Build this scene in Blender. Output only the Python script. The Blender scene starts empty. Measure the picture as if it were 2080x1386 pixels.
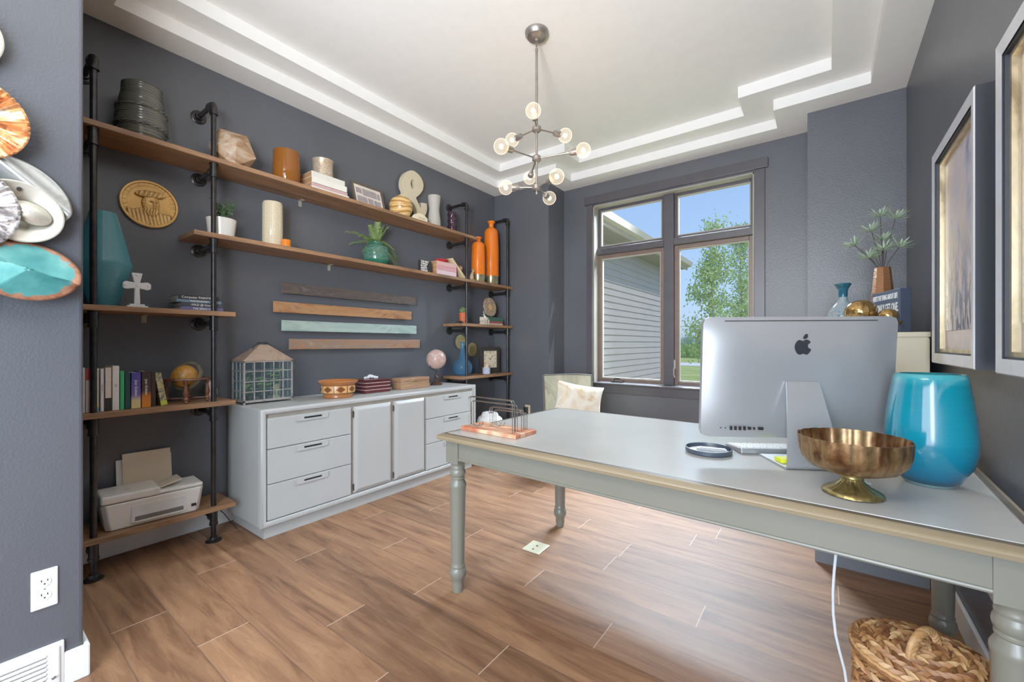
import bpy, math, random
from mathutils import Vector, Matrix, noise as mnoise
R = math.radians
sc = bpy.context.scene
col = sc.collection
random.seed(7)
# ------------------------------------------------------------------ materials
def nt(name):
    m = bpy.data.materials.new(name); m.use_nodes = True
    n = m.node_tree.nodes; b = n['Principled BSDF']
    return m, n, m.node_tree.links, b
def setc(b, **k):
    for a, v in k.items():
        a = a.replace('_', ' ')
        if a in b.inputs: b.inputs[a].default_value = v
def s2l(c):
    return tuple((x/255/12.92 if x/255 <= .04045 else ((x/255+.055)/1.055)**2.4) for x in c)+(1,)
def coords(n, l, scale=(1, 1, 1), loc=(0, 0, 0), rot=(0, 0, 0)):
    t = n.new('ShaderNodeTexCoord'); mp = n.new('ShaderNodeMapping')
    mp.inputs['Scale'].default_value = scale; mp.inputs['Location'].default_value = loc; mp.inputs['Rotation'].default_value = rot
    l.new(t.outputs['Object'], mp.inputs['Vector']); return mp.outputs['Vector']
def mix(n, l, f, a, b, mode='MIX'):
    m = n.new('ShaderNodeMix'); m.data_type = 'RGBA'; m.blend_type = mode
    for s, v in ((0, f), (6, a), (7, b)):
        if hasattr(v, 'is_linked') or hasattr(v, 'links'): l.new(v, m.inputs[s])
        else: m.inputs[s].default_value = v
    return m.outputs[2]
def noise_tex(n, l, vec, scale, detail=3, rough=.55, dist=0):
    t = n.new('ShaderNodeTexNoise'); t.inputs['Scale'].default_value = scale; t.inputs['Detail'].default_value = detail
    t.inputs['Roughness'].default_value = rough; t.inputs['Distortion'].default_value = dist
    l.new(vec, t.inputs['Vector']); return t.outputs['Fac']
def ramp(n, l, f, stops, interp='LINEAR'):
    r = n.new('ShaderNodeValToRGB'); r.color_ramp.interpolation = interp
    e = r.color_ramp.elements
    while len(e) < len(stops): e.new(.5)
    for i, (p, c) in enumerate(stops): e[i].position = p; e[i].color = c
    if f is not None: l.new(f, r.inputs['Fac'])
    return r.outputs['Color']
def bump(n, l, b, h, strength, dist=.01):
    bp = n.new('ShaderNodeBump'); bp.inputs['Strength'].default_value = strength; bp.inputs['Distance'].default_value = dist
    l.new(h, bp.inputs['Height']); l.new(bp.outputs['Normal'], b.inputs['Normal'])
def pm(name, c, rough=.5, metal=0, var=.12, vs=12, bs=0, bd=0, spec=.5, **k):
    """plain material: sRGB colour, gentle noise variation, optional bump"""
    m, n, l, b = nt(name); c = s2l(c)
    setc(b, Roughness=rough, Metallic=metal, Specular_IOR_Level=spec, **k)
    v = coords(n, l)
    f = noise_tex(n, l, v, vs, 4)
    d = tuple(x*(1-var) for x in c[:3])+(1,); e = tuple(min(1, x*(1+var)) for x in c[:3])+(1,)
    l.new(ramp(n, l, f, [(.3, d), (.7, e)]), b.inputs['Base Color'])
    if bs: bump(n, l, b, noise_tex(n, l, v, bs, 2), bd, .004)
    return m
def wood(name, c1, c2, axis='Y', scale=9, rough=.5, stretch=.12, bd=.15):
    m, n, l, b = nt(name); setc(b, Roughness=rough)
    s = [scale, scale, scale]; s['XYZ'.index(axis)] = scale*stretch
    v = coords(n, l, s)
    f = noise_tex(n, l, v, 1.6, 6, .62, 1.2); g = noise_tex(n, l, v, 9, 3, .6)
    a = ramp(n, l, f, [(.28, s2l(c1)), (.5, tuple((x+y)/2 for x, y in zip(s2l(c1), s2l(c2)))), (.72, s2l(c2))])
    l.new(mix(n, l, .22, a, ramp(n, l, g, [(.35, (.1, .06, .04, 1)), (.6, (1, 1, 1, 1))]), 'MULTIPLY'), b.inputs['Base Color'])
    bump(n, l, b, g, bd, .002); return m
def patch(name, cols, scale=4, rough=.5, metal=0, stretch=(1, 1, 1), dist=1.5, bs=0, bd=0, det=5):
    """several colours blotched together"""
    m, n, l, b = nt(name); setc(b, Roughness=rough, Metallic=metal)
    v = coords(n, l, stretch); f = noise_tex(n, l, v, scale, det, .6, dist)
    k = len(cols); st = [(.3+.4*i/(k-1), s2l(c)) for i, c in enumerate(cols)]
    l.new(ramp(n, l, f, st), b.inputs['Base Color'])
    if bs: bump(n, l, b, noise_tex(n, l, v, bs, 2), bd, .003)
    return m
def bands(name, cols, axis='Z', freq=40, rough=.5, dist=2.0, metal=0, bd=0.0):
    m, n, l, b = nt(name); setc(b, Roughness=rough, Metallic=metal)
    w = n.new('ShaderNodeTexWave'); w.bands_direction = axis; w.inputs['Scale'].default_value = freq
    w.inputs['Distortion'].default_value = dist; w.inputs['Detail'].default_value = 2; w.inputs['Detail Scale'].default_value = .6
    l.new(coords(n, l), w.inputs['Vector'])
    k = len(cols); l.new(ramp(n, l, w.outputs['Fac'], [(i/(k-1), s2l(c)) for i, c in enumerate(cols)]), b.inputs['Base Color'])
    if bd: bump(n, l, b, w.outputs['Fac'], bd, .004)
    return m
def grad(name, stops, axis=2, lo=0, hi=1, rough=.5):
    """colour runs along one local axis from lo to hi"""
    m, n, l, b = nt(name); setc(b, Roughness=rough)
    t = n.new('ShaderNodeTexCoord'); s = n.new('ShaderNodeSeparateXYZ'); l.new(t.outputs['Object'], s.inputs[0])
    mr = n.new('ShaderNodeMapRange'); mr.inputs[1].default_value = lo; mr.inputs[2].default_value = hi; l.new(s.outputs[axis], mr.inputs[0])
    l.new(ramp(n, l, mr.outputs[0], [(p, s2l(c)) for p, c in stops]), b.inputs['Base Color']); return m
def glass(name, c, clear=.6, rough=.05, body=None, rim=.45, glow=0, gc=None):
    """see-through tinted glass: transparent + glossy coat + a little coloured body"""
    m = bpy.data.materials.new(name); m.use_nodes = True; n = m.node_tree.nodes; l = m.node_tree.links
    n.clear(); o = n.new('ShaderNodeOutputMaterial')
    t = n.new('ShaderNodeBsdfTransparent'); t.inputs[0].default_value = s2l(c)
    p = n.new('ShaderNodeBsdfPrincipled'); p.inputs['Base Color'].default_value = s2l(body or c); p.inputs['Roughness'].default_value = rough
    if glow: p.inputs['Emission Color'].default_value = s2l(gc or body or c); p.inputs['Emission Strength'].default_value = glow
    fr = n.new('ShaderNodeLayerWeight'); fr.inputs['Blend'].default_value = .5
    pw = n.new('ShaderNodeMath'); pw.operation = 'POWER'; pw.inputs[1].default_value = 5; l.new(fr.outputs['Facing'], pw.inputs[0])
    ad = n.new('ShaderNodeMath'); ad.operation = 'MULTIPLY_ADD'; ad.use_clamp = True; ad.inputs[1].default_value = rim; ad.inputs[2].default_value = 1-clear
    l.new(pw.outputs[0], ad.inputs[0])
    ms = n.new('ShaderNodeMixShader'); l.new(ad.outputs[0], ms.inputs[0]); l.new(t.outputs[0], ms.inputs[1]); l.new(p.outputs[0], ms.inputs[2])
    l.new(ms.outputs[0], o.inputs[0]); return m
def emit(name, c, s):
    m, n, l, b = nt(name); setc(b, Base_Color=s2l(c), Emission_Color=s2l(c), Emission_Strength=s); return m
# ------------------------------------------------------------------ mesh collector
class G:
    def __init__(s): s.v = []; s.f = []; s.mi = []
    def add(s, vs, fs, mi=0, M=None):
        o = len(s.v)
        s.v += [tuple(M @ Vector(p)) if M else tuple(p) for p in vs]
        s.f += [tuple(i+o for i in f) for f in fs]; s.mi += [mi]*len(fs); return s
    def box(s, x0, y0, z0, x1, y1, z1, mi=0, M=None):
        v = [(x, y, z) for z in (z0, z1) for y in (y0, y1) for x in (x0, x1)]
        return s.add(v, [(0, 2, 3, 1), (4, 5, 7, 6), (0, 1, 5, 4), (2, 6, 7, 3), (0, 4, 6, 2), (1, 3, 7, 5)], mi, M)
    def lathe(s, prof, n=32, mi=0, M=None, fn=None, cap=True):
        vs = []; fs = []
        for k, (r, z) in enumerate(prof):
            for i in range(n):
                a = 2*math.pi*i/n; q = fn(a, r, z) if fn else r
                vs.append((q*math.cos(a), q*math.sin(a), z))
        for k in range(len(prof)-1):
            for i in range(n):
                j = (i+1) % n; fs.append((k*n+i, k*n+j, (k+1)*n+j, (k+1)*n+i))
        if cap:
            if prof[0][0] > 1e-4: fs.append(tuple(range(n))[::-1])
            if prof[-1][0] > 1e-4: fs.append(tuple((len(prof)-1)*n+i for i in range(n)))
        return s.add(vs, fs, mi, M)
    def cyl(s, p0, p1, r0, r1=None, n=16, mi=0):
        p0, p1 = Vector(p0), Vector(p1); d = p1-p0
        M = Matrix.Translation(p0) @ d.to_track_quat('Z', 'Y').to_matrix().to_4x4()
        return s.lathe([(r0, 0), (r0 if r1 is None else r1, d.length)], n, mi, M)
    def ball(s, c, r, sc=(1, 1, 1), n=20, m=12, mi=0, M=None, fn=None):
        pr = [(math.sin(math.pi*k/m)*1.0, -math.cos(math.pi*k/m)) for k in range(m+1)]
        T = Matrix.Translation(c) @ (M or Matrix.Identity(4)) @ Matrix.Diagonal((r*sc[0], r*sc[1], r*sc[2], 1))
        return s.lathe([(max(a, 1e-4), b) for a, b in pr], n, mi, T, fn)
    def tube(s, pts, r, n=8, mi=0, closed=False, M=None):
        P = [Vector(p) for p in pts]; k = len(P); vs = []; fs = []
        t0 = (P[1]-P[0]).normalized(); u = t0.orthogonal().normalized()
        for i in range(k):
            a = P[(i-1) % k] if (closed or i > 0) else P[i]; b = P[(i+1) % k] if (closed or i < k-1) else P[i]
            t = (b-a).normalized(); u = (u-t*u.dot(t))
            u = u.normalized() if u.length > 1e-6 else t.orthogonal().normalized()
            w = t.cross(u); rr = r(i/(k-1)) if callable(r) else r
            for j in range(n):
                an = 2*math.pi*j/n; vs.append(P[i]+u*math.cos(an)*rr+w*math.sin(an)*rr)
        for i in range(k if closed else k-1):
            for j in range(n):
                a = i*n+j; b = i*n+(j+1) % n; c = ((i+1) % k)*n; fs.append((a, b, c+(j+1) % n, c+j))
        if not closed: fs += [tuple(range(n))[::-1], tuple((k-1)*n+j for j in range(n))]
        return s.add(vs, fs, mi, M)
    def prism(s, poly, h0, h1, mi=0, M=None):
        """2-D polygon (x, y) pulled from z = h0 to z = h1"""
        k = len(poly); vs = [(x, y, h0) for x, y in poly]+[(x, y, h1) for x, y in poly]
        fs = [tuple(range(k))[::-1], tuple(range(k, 2*k))]+[(i, (i+1) % k, k+(i+1) % k, k+i) for i in range(k)]
        return s.add(vs, fs, mi, M)
    def quad(s, a, b, c, d, mi=0): return s.add([a, b, c, d], [(0, 1, 2, 3)], mi)
    def build(s, name, mats, parent=None, smooth=35, bevel=0, seg=2, sub=0, M=None, solid=0):
        me = bpy.data.meshes.new(name); me.from_pydata(s.v, [], s.f); me.update()
        for m in (mats if isinstance(mats, (list, tuple)) else [mats]): me.materials.append(m)
        for p, i in zip(me.polygons, s.mi): p.material_index = i
        if smooth:
            me.shade_smooth(); me.set_sharp_from_angle(angle=R(smooth))
        o = bpy.data.objects.new(name, me); col.objects.link(o)
        if parent: o.parent = parent
        if M: o.matrix_local = M
        if solid: a = o.modifiers.new('s', 'SOLIDIFY'); a.thickness = solid; a.offset = 0
        if bevel:
            a = o.modifiers.new('b', 'BEVEL'); a.width = bevel; a.segments = seg; a.limit_method = 'ANGLE'; a.angle_limit = R(40); a.harden_normals = bool(smooth)
        if sub: a = o.modifiers.new('d', 'SUBSURF'); a.levels = sub; a.render_levels = sub
        return o
def tag(o, label=None, cat=None, group=None, kind=None):
    if label: o['label'] = label
    if cat: o['category'] = cat
    if group: o['group'] = group
    if kind: o['kind'] = kind
    return o
def thing(name, label, cat, loc=(0, 0, 0), rz=0, group=None):
    o = bpy.data.objects.new(name, None); col.objects.link(o); o.location = loc; o.rotation_euler = (0, 0, rz); o.empty_display_size = .05
    return tag(o, label, cat, group)
def struct(o): o['kind'] = 'structure'; return o
FACE_X = Matrix(((0, 0, 1, 0), (1, 0, 0, 0), (0, 1, 0, 0), (0, 0, 0, 1)))      # flat art turned to face +x
FACE_XD = Matrix(((0, 0, 1, 0), (0, 1, 0, 0), (-1, 0, 0, 0), (0, 0, 0, 1)))    # spine lettering, reads downwards, faces +x
FACE_NX = Matrix(((0, 0, -1, 0), (-1, 0, 0, 0), (0, 1, 0, 0), (0, 0, 0, 1)))   # faces -x
FACE_NY = Matrix(((1, 0, 0, 0), (0, 0, -1, 0), (0, 1, 0, 0), (0, 0, 0, 1)))    # faces -y
def T(x, y, z): return Matrix.Translation((x, y, z))
def RZ(a): return Matrix.Rotation(a, 4, 'Z')
def curve_mesh(cu, name, mat, parent, M):
    o = bpy.data.objects.new('tmp', cu); col.objects.link(o)
    dg = bpy.context.evaluated_depsgraph_get(); dg.update()
    me = bpy.data.meshes.new_from_object(o.evaluated_get(dg)); bpy.data.objects.remove(o)
    me.name = name; me.materials.clear(); me.materials.append(mat)
    q = bpy.data.objects.new(name, me); col.objects.link(q)
    if parent: q.parent = parent
    q.matrix_local = M; return q
def text(body, size, mat, parent, M, name='lettering', ext=.0004, ax='CENTER', sx=1, bold=0):
    cu = bpy.data.curves.new('t', 'FONT'); cu.body = body; cu.size = size; cu.extrude = ext; cu.align_x = ax; cu.align_y = 'CENTER'
    cu.space_line = .85; cu.offset = bold; cu.resolution_u = 2
    return curve_mesh(cu, name, mat, parent, M @ Matrix.Diagonal((sx, 1, 1, 1)))
def shape(loops, ext, name, mat, parent, M, bev=0, smooth=True):
    cu = bpy.data.curves.new('c', 'CURVE'); cu.dimensions = '2D'; cu.fill_mode = 'BOTH'; cu.extrude = ext; cu.bevel_depth = bev; cu.resolution_u = 8
    for lp, sm in loops:
        if sm:
            sp = cu.splines.new('BEZIER'); sp.bezier_points.add(len(lp)-1)
            for b, p in zip(sp.bezier_points, lp):
                b.co = (p[0], p[1], 0); h = 'VECTOR' if len(p) > 2 else 'AUTO'; b.handle_left_type = b.handle_right_type = h
        else:
            sp = cu.splines.new('POLY'); sp.points.add(len(lp)-1)
            for b, p in zip(sp.points, lp): b.co = (p[0], p[1], 0, 1)
        sp.use_cyclic_u = True
    return curve_mesh(cu, name, mat, parent, M)
def link_copy(o, parent=None):
    c = o.copy(); col.objects.link(c); c.parent = parent
    for ch in o.children: link_copy(ch, c)
    return c
# ------------------------------------------------------------------ shared materials
def wall_mat():
    m, n, l, b = nt('navy_grey_wall_paint'); setc(b, Roughness=.36, Specular_IOR_Level=.5)
    v = coords(n, l); f = noise_tex(n, l, v, 1.2, 3)
    l.new(ramp(n, l, f, [(.3, s2l((73, 75, 81))), (.7, s2l((81, 83, 89)))]), b.inputs['Base Color'])
    bump(n, l, b, noise_tex(n, l, v, 120, 2, .5), .2, .006); return m
M_WALL = wall_mat()
M_CEIL = pm('white_ceiling_paint', (232, 230, 226), .8, var=.02, bs=150, bd=.12)
M_TRIM = pm('white_trim_paint', (236, 236, 234), .35, var=.02)
M_CASING = pm('dark_window_trim', (66, 63, 68), .35, var=.12, vs=6)
M_SASH = pm('brown_window_sash', (104, 84, 72), .4, var=.15)
M_STOP = pm('pale_glazing_stop', (150, 144, 130), .5, var=.05)
M_PIPE = pm('black_iron_pipe', (52, 50, 50), .3, .75, var=.3, vs=30, bs=60, bd=.1)
M_SHELF = wood('walnut_stained_shelf', (104, 74, 50), (170, 124, 86), 'Y', 9, .5)
M_CRED = pm('pale_grey_cabinet_paint', (179, 181, 179), .34, var=.035, vs=3)
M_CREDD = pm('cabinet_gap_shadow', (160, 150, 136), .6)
M_DESK = pm('putty_grey_desk_paint', (116, 114, 101), .3, var=.05, vs=3)
M_DESKTOP = pm('sheen_grey_desk_top', (178, 176, 170), .22, var=.06, vs=2.5, bs=30, bd=.03)  # paler than the legs: the window's sheen is put into the colour
M_NOSE = pm('warm_reflection_nosing', (144, 126, 98), .28, var=.06, vs=3)  # desk edge tinted tan: warm reflected light put into its colour
M_BLACK = pm('black_plastic', (26, 26, 28), .4)
M_DKMETAL = pm('dark_bronze_metal', (84, 78, 74), .3, .9, var=.2)
M_WHITE = pm('white_plastic', (228, 228, 224), .35, var=.02)
M_PAGES = bands('page_edges', [(205, 190, 160), (228, 216, 190)], 'Z', 300, .8, .5)
M_LETW = pm('white_lettering', (240, 238, 232), .6, var=0)
M_LETB = pm('black_lettering', (30, 28, 28), .6, var=0)
M_BRASS = patch('aged_brass', [(120, 92, 50), (190, 152, 86), (92, 74, 44)], 14, .3, .9)
M_LEAF = pm('leaf_green', (84, 116, 58), .5, var=.35, vs=30)
M_SOIL = pm('potting_soil', (50, 38, 30), .9, var=.3, vs=60)
# ------------------------------------------------------------------ the setting
XW, XR, YC, YW, ZC = -3.29, .478, 4.087, 4.445, 3.05      # shelf wall, right wall, column faces, window wall, soffit height
def floor_mat():
    m, n, l, b = nt('wide_plank_floor'); setc(b, Specular_IOR_Level=.38)
    t = n.new('ShaderNodeTexCoord'); s = n.new('ShaderNodeSeparateXYZ'); l.new(t.outputs['Object'], s.inputs[0])
    def mt(op, a, bb=None, c=None):
        q = n.new('ShaderNodeMath'); q.operation = op
        for i, v in enumerate((a, bb, c)):
            if v is None: continue
            if hasattr(v, 'links'): l.new(v, q.inputs[i])
            else: q.inputs[i].default_value = v
        return q.outputs[0]
    v = mt('DIVIDE', mt('SUBTRACT', s.outputs[1], .42), .188); row = mt('FLOOR', v); fy = mt('FRACT', v)
    L = 1.36
    known = {0: -2.405, 1: -2.022, 2: -2.657, 3: -1.72, 4: -2.381, 5: -1.6, 6: -2.1, 7: -1.207, 8: -1.8, 9: -.952, 10: -2.3, 11: -1.30, 12: -.648, 13: -1.9, 14: -1.1, 15: -.4}
    st = [(i/16, ((known[i] % L)/L,)*3+(1,)) for i in range(16)]
    off = ramp(n, l, mt('FRACT', mt('DIVIDE', mt('ADD', row, .5), 16)), st, 'CONSTANT')
    sp = n.new('ShaderNodeSeparateColor'); l.new(off, sp.inputs[0])
    u = mt('SUBTRACT', mt('DIVIDE', s.outputs[0], L), sp.outputs[0]); idx = mt('FLOOR', u); fx = mt('FRACT', u)
    cb = n.new('ShaderNodeCombineXYZ'); l.new(row, cb.inputs[0]); l.new(idx, cb.inputs[1])
    wn = n.new('ShaderNodeTexWhiteNoise'); wn.noise_dimensions = '3D'; l.new(cb.outputs[0], wn.inputs['Vector'])
    # grain: noise drawn out along the plank, shifted per plank
    mp = n.new('ShaderNodeMapping'); mp.inputs['Scale'].default_value = (1.3, 11, 1); l.new(t.outputs['Object'], mp.inputs['Vector'])
    va = n.new('ShaderNodeVectorMath'); va.operation = 'MULTIPLY_ADD'; l.new(wn.outputs['Color'], va.inputs[0]); va.inputs[1].default_value = (9, 9, 9); l.new(mp.outputs[0], va.inputs[2])
    g1 = noise_tex(n, l, va.outputs[0], 1.4, 5, .62, .7); g2 = noise_tex(n, l, va.outputs[0], 7, 4, .65, .6)
    rg = n.new('ShaderNodeMath'); rg.operation = 'SINE'; l.new(mt('MULTIPLY', g1, 75), rg.inputs[0])
    c = ramp(n, l, g1, [(.26, s2l((92, 60, 40))), (.48, s2l((138, 97, 68))), (.72, s2l((166, 122, 86)))])
    c = mix(n, l, .17, c, ramp(n, l, g2, [(.35, (.32, .25, .2, 1)), (.62, (1, 1, 1, 1))]), 'MULTIPLY')
    c = mix(n, l, .12, c, ramp(n, l, rg.outputs[0], [(0, (.35, .28, .24, 1)), (1, (1, 1, 1, 1))]), 'MULTIPLY')
    tone = n.new('ShaderNodeMapRange'); l.new(wn.outputs['Value'], tone.inputs[0]); tone.inputs[3].default_value = .78; tone.inputs[4].default_value = 1.16
    cc = n.new('ShaderNodeCombineColor')
    for i in range(3): l.new(tone.outputs[0], cc.inputs[i])
    c = mix(n, l, 1.0, c, cc.outputs[0], 'MULTIPLY')
    long_seam = mt('LESS_THAN', mt('MINIMUM', fy, mt('SUBTRACT', 1, fy)), .011)
    end_seam = mt('LESS_THAN', mt('MINIMUM', fx, mt('SUBTRACT', 1, fx)), .0014)
    c = mix(n, l, mt('MULTIPLY', long_seam, .6), c, s2l((84, 64, 54)))
    c = mix(n, l, mt('MULTIPLY', end_seam, .75), c, s2l((206, 178, 156)))  # end joints pale: light caught on the seams is put into their colour
    l.new(c, b.inputs['Base Color'])
    rr = n.new('ShaderNodeMapRange'); l.new(g2, rr.inputs[0]); rr.inputs[3].default_value = .40; rr.inputs[4].default_value = .55; l.new(rr.outputs[0], b.inputs['Roughness'])
    bump(n, l, b, g2, .06, .002); return m
struct(G().box(-3.5, -3.4, -.12, .7, 4.8, 0).build('floor', floor_mat(), smooth=0))
struct(G().box(XW-.15, .21, 0, XW, YW+.24, 3.35).build('wall_left', M_WALL, smooth=0))
struct(G().box(XR, -3.4, 0, XR+.15, YW+.24, 3.35).build('wall_right', M_WALL, smooth=0))
# partition beside the doorway the camera looks through; it carries the outlet, vent and wall sculpture
struct(G().box(XW-.15, -3.4, 0, -2.183, .308, 3.35).build('wall_front', M_WALL, smooth=0, bevel=.012, seg=3))
WX0, WX1, WZ0, WZ1 = -2.125, -.511, .775, 2.80               # window opening
g = G()
g.box(XW, YW, 0, WX0, YW+.24, 3.35); g.box(WX1, YW, 0, XR, YW+.24, 3.35)
g.box(WX0, YW, 0, WX1, YW+.24, WZ0); g.box(WX0, YW, WZ1, WX1, YW+.24, 3.35)
g.box(XW, YC, 0, -2.505, YW, 3.35); g.box(-.10, YC, 0, XR, YW, 3.35)                   # the two corner piers
struct(g.build('wall_back', M_WALL, smooth=0))
# tray ceiling: soffit, two stepped risers, raised field; the tray bumps out with the window recess
def ring(x0, x1, y0, y1, bx0, bx1, by): return [(x0, y0), (x1, y0), (x1, y1), (bx1, y1), (bx1, by), (bx0, by), (bx0, y1), (x0, y1)]
outer = ring(XW, XR, .308, YC, -2.505, -.10, YW)
r1 = ring(-3.08, .27, .55, 3.878, -2.285, -.314, 4.216)
r2 = ring(-2.895, .047, .76, 3.69, -2.075, -.535, 4.005)
g = G()
def strip(a, za, b, zb):
    k = len(a); vs = [(x, y, za) for x, y in a]+[(x, y, zb) for x, y in b]
    g.add(vs, [(i, k+i, k+(i+1) % k, (i+1) % k) for i in range(k)])
Z1, Z2 = ZC+.084, ZC+.172
strip(outer, ZC, r1, ZC); strip(r1, ZC, r1, Z1); strip(r1, Z1, r2, Z1); strip(r2, Z1, r2, Z2)
g.add([(x, y, Z2) for x, y in r2], [tuple(range(8))[::-1]])
g.quad((-2.183, .308, ZC), (-2.183, -3.4, ZC), (XR, -3.4, ZC), (XR, .308, ZC))
g.box(-3.44, -3.4, 3.3, XR+.15, YW+.24, 3.4)
struct(g.build('ceiling', M_CEIL, smooth=0))
# baseboards
def board(name, pts):
    g = G()
    for x0, y0, x1, y1 in pts: g.box(x0, y0, 0, x1, y1, .118)
    return struct(g.build(name, M_TRIM, smooth=0, bevel=.005))
board('baseboard_left', [(XW, .308, XW+.015, YC)])
board('baseboard_back', [(XW, YC-.015, -2.505, YC), (-.10, YC-.015, XR, YC), (-2.505, YW-.015, -.10, YW), (-2.505, YC-.015, -2.49, YW), (-.115, YC-.015, -.10, YW)])
board('baseboard_right', [(XR-.015, -3.4, XR, YC)])
board('baseboard_front', [(-2.183, .258, -2.168, .323), (XW, .308, -2.183, .323), (-2.183, -3.4, -2.168, -.05)])
# window: casing, jambs, mullion and transom, two fixed lights over two casements
win = struct(bpy.data.objects.new('window_1', None)); col.objects.link(win)
g = G(); g.box(-2.224, YW-.035, 2.815, -.398, YW, 2.905); g.box(-2.20, YW-.02, .775, WX0, YW, 2.815); g.box(WX1, YW-.02, .775, -.423, YW, 2.815)
g.build('casing', M_CASING, win, 0, .004)
G().box(-2.23, YW-.055, .758, -.39, YW+.10, .780).build('window_sill', M_CASING, win, 0, .006)
G().box(-2.20, YW-.022, .665, -.42, YW, .758).build('sill_apron', M_CASING, win, 0, .004)
g = G(); g.box(WX0, YW+.001, .78, WX0+.012, YW+.2, WZ1); g.box(WX1-.012, YW+.001, .78, WX1, YW+.2, WZ1); g.box(WX0, YW+.001, WZ1-.012, WX1, YW+.2, WZ1)
g.build('jamb', [M_STOP], win, 0)
G().box(-1.352, YW+.075, .78, -1.252, YW+.19, WZ1).build('mullion', M_CASING, win, 0, .004)
g = G(); g.box(WX0, YW+.07, 2.245, -1.352, YW+.185, 2.315); g.box(-1.252, YW+.07, 2.245, WX1, YW+.185, 2.315)
g.build('transom_bar', M_CASING, win, 0, .004)
M_PANE = glass('window_pane', (248, 251, 252), .985, .02, (250, 250, 250), .25)
def lights(x0, x1, z0, z1, w, mat, nm):
    g = G(); a, b = YW+.11, YW+.16
    g.box(x0, a, z0, x0+w, b, z1); g.box(x1-w, a, z0, x1, b, z1); g.box(x0+w, a, z0, x1-w, b, z0+w); g.box(x0+w, a, z1-w, x1-w, b, z1)
    f = g.build(nm, mat, win, 0, .004)
    g = G(); s = .010; a, b = YW+.118, YW+.150
    X0, X1, z0, z1 = x0+w, x1-w, z0+w, z1-w
    g.box(X0, a, z0, X0+s, b, z1); g.box(X1-s, a, z0, X1, b, z1); g.box(X0+s, a, z0, X1-s, b, z0+s); g.box(X0+s, a, z1-s, X1-s, b, z1)
    g.build('glazing_stop', M_STOP, f, 0)
    G().box(X0+s*.5, YW+.130, z0+s*.5, X1-s*.5, YW+.136, z1-s*.5).build('pane', M_PANE, f, 0)
lights(WX0+.012, -1.352, 2.315, WZ1-.012, .030, M_CASING, 'fixed_sash'); lights(-1.252, WX1-.012, 2.315, WZ1-.012, .030, M_CASING, 'fixed_sash')
lights(WX0+.012, -1.352, .78, 2.245, .042, M_SASH, 'casement_sash'); lights(-1.252, WX1-.012, .78, 2.245, .042, M_SASH, 'casement_sash')
g = G(); g.box(-1.93, YW+.055, .78, -1.80, YW+.11, .800); g.tube([(-1.90, YW+.06, .80), (-1.89, YW+.05, .825), (-1.84, YW+.045, .83), (-1.79, YW+.045, .815)], .006)
g.build('crank_handle', M_DKMETAL, win)
g = G(); g.tube([(-1.247, YW+.085, .98), (-1.245, YW+.06, .955), (-1.243, YW+.055, .90), (-1.235, YW+.055, .865)], .006); g.box(-1.25, YW+.075, .955, -1.235, YW+.11, 1.05)
g.build('sash_lock', M_STOP, win)
# ------------------------------------------------------------------ outside
GZ = -.35
def lawn_mat():
    m, n, l, b = nt('mown_lawn'); setc(b, Roughness=.9, Specular_IOR_Level=.1)
    v = coords(n, l); f = noise_tex(n, l, v, .8, 6, .7); f2 = noise_tex(n, l, v, 18, 3)
    c = ramp(n, l, f, [(.3, s2l((128, 150, 74))), (.7, s2l((182, 190, 118)))])
    l.new(mix(n, l, .4, c, ramp(n, l, f2, [(.3, (.5, .55, .4, 1)), (.7, (1, 1, 1, 1))]), 'MULTIPLY'), b.inputs['Base Color']); return m
struct(G().box(-60, 4.9, GZ-.3, 70, 140, GZ).build('lawn', lawn_mat(), smooth=0))
struct(G().box(-40, 31, GZ, 60, 35.5, GZ+.03).build('driveway', pm('pale_concrete', (206, 208, 210), .8), smooth=0))
g = G(); random.seed(3)
for i in range(5200):
    x = random.uniform(-16, 12); y = random.uniform(48, 68); h = random.uniform(.9, 1.5); a = random.uniform(0, 3.1); w = .28
    c, s = math.cos(a)*w, math.sin(a)*w
    g.quad((x-c, y-s, GZ), (x+c, y+s, GZ), (x+c*.3+random.uniform(-.3, .3), y+s*.3, GZ+h), (x-c*.6, y-s*.6, GZ+h*.95))
tag(g.build('corn_rows', pm('crop_green', (142, 176, 92), .8, var=.3, vs=2), smooth=0), 'green field crop growing beyond the pale driveway', 'crops', kind='stuff')
g = G()
for i in range(90):
    x = -42+i*.75+random.uniform(-.3, .3); r = random.uniform(1.2, 2.0); g.ball((x, 112+random.uniform(-2, 2), GZ+r*.8), r, (1, 1, 1.15), 10, 6)
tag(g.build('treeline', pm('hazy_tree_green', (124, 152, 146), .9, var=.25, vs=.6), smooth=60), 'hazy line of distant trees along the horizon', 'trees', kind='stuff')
# the neighbouring wing of the house, lap siding under a deep eave
wing = thing('house_wing', 'grey lap-sided house wing with brown eave outside the window', 'house', (-3.0, 7.5, GZ))
M_SIDING = pm('grey_lap_siding', (166, 157, 158), .7, var=.05, vs=2)
g = G(); zz = 0; H = 3.30; y0, y1 = -2.5, 2.3
while zz < H:
    t = min(zz+.115, H); g.add([(.022, y0, zz), (.022, y1, zz), (.004, y1, t), (.004, y0, t), (0, y0, zz), (0, y1, zz)], [(0, 1, 2, 3), (4, 5, 1, 0)]); zz += .115
g.box(-4, y0, 0, 0, y1, H)
g.build('siding', M_SIDING, wing, 0)
G().box(-.03, y1-.06, 0, .035, y1+.035, H).build('corner_trim', pm('pale_corner_trim', (176, 166, 156), .6), wing, 0)
m_soff = bands('ribbed_soffit', [(96, 86, 76), (140, 128, 114), (140, 128, 114), (138, 126, 112)], 'Y', 4.2, .7, 0)
G().box(-4, y0, H, .46, 2.8, H+.03).build('soffit', m_soff, wing, 0)
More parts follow.
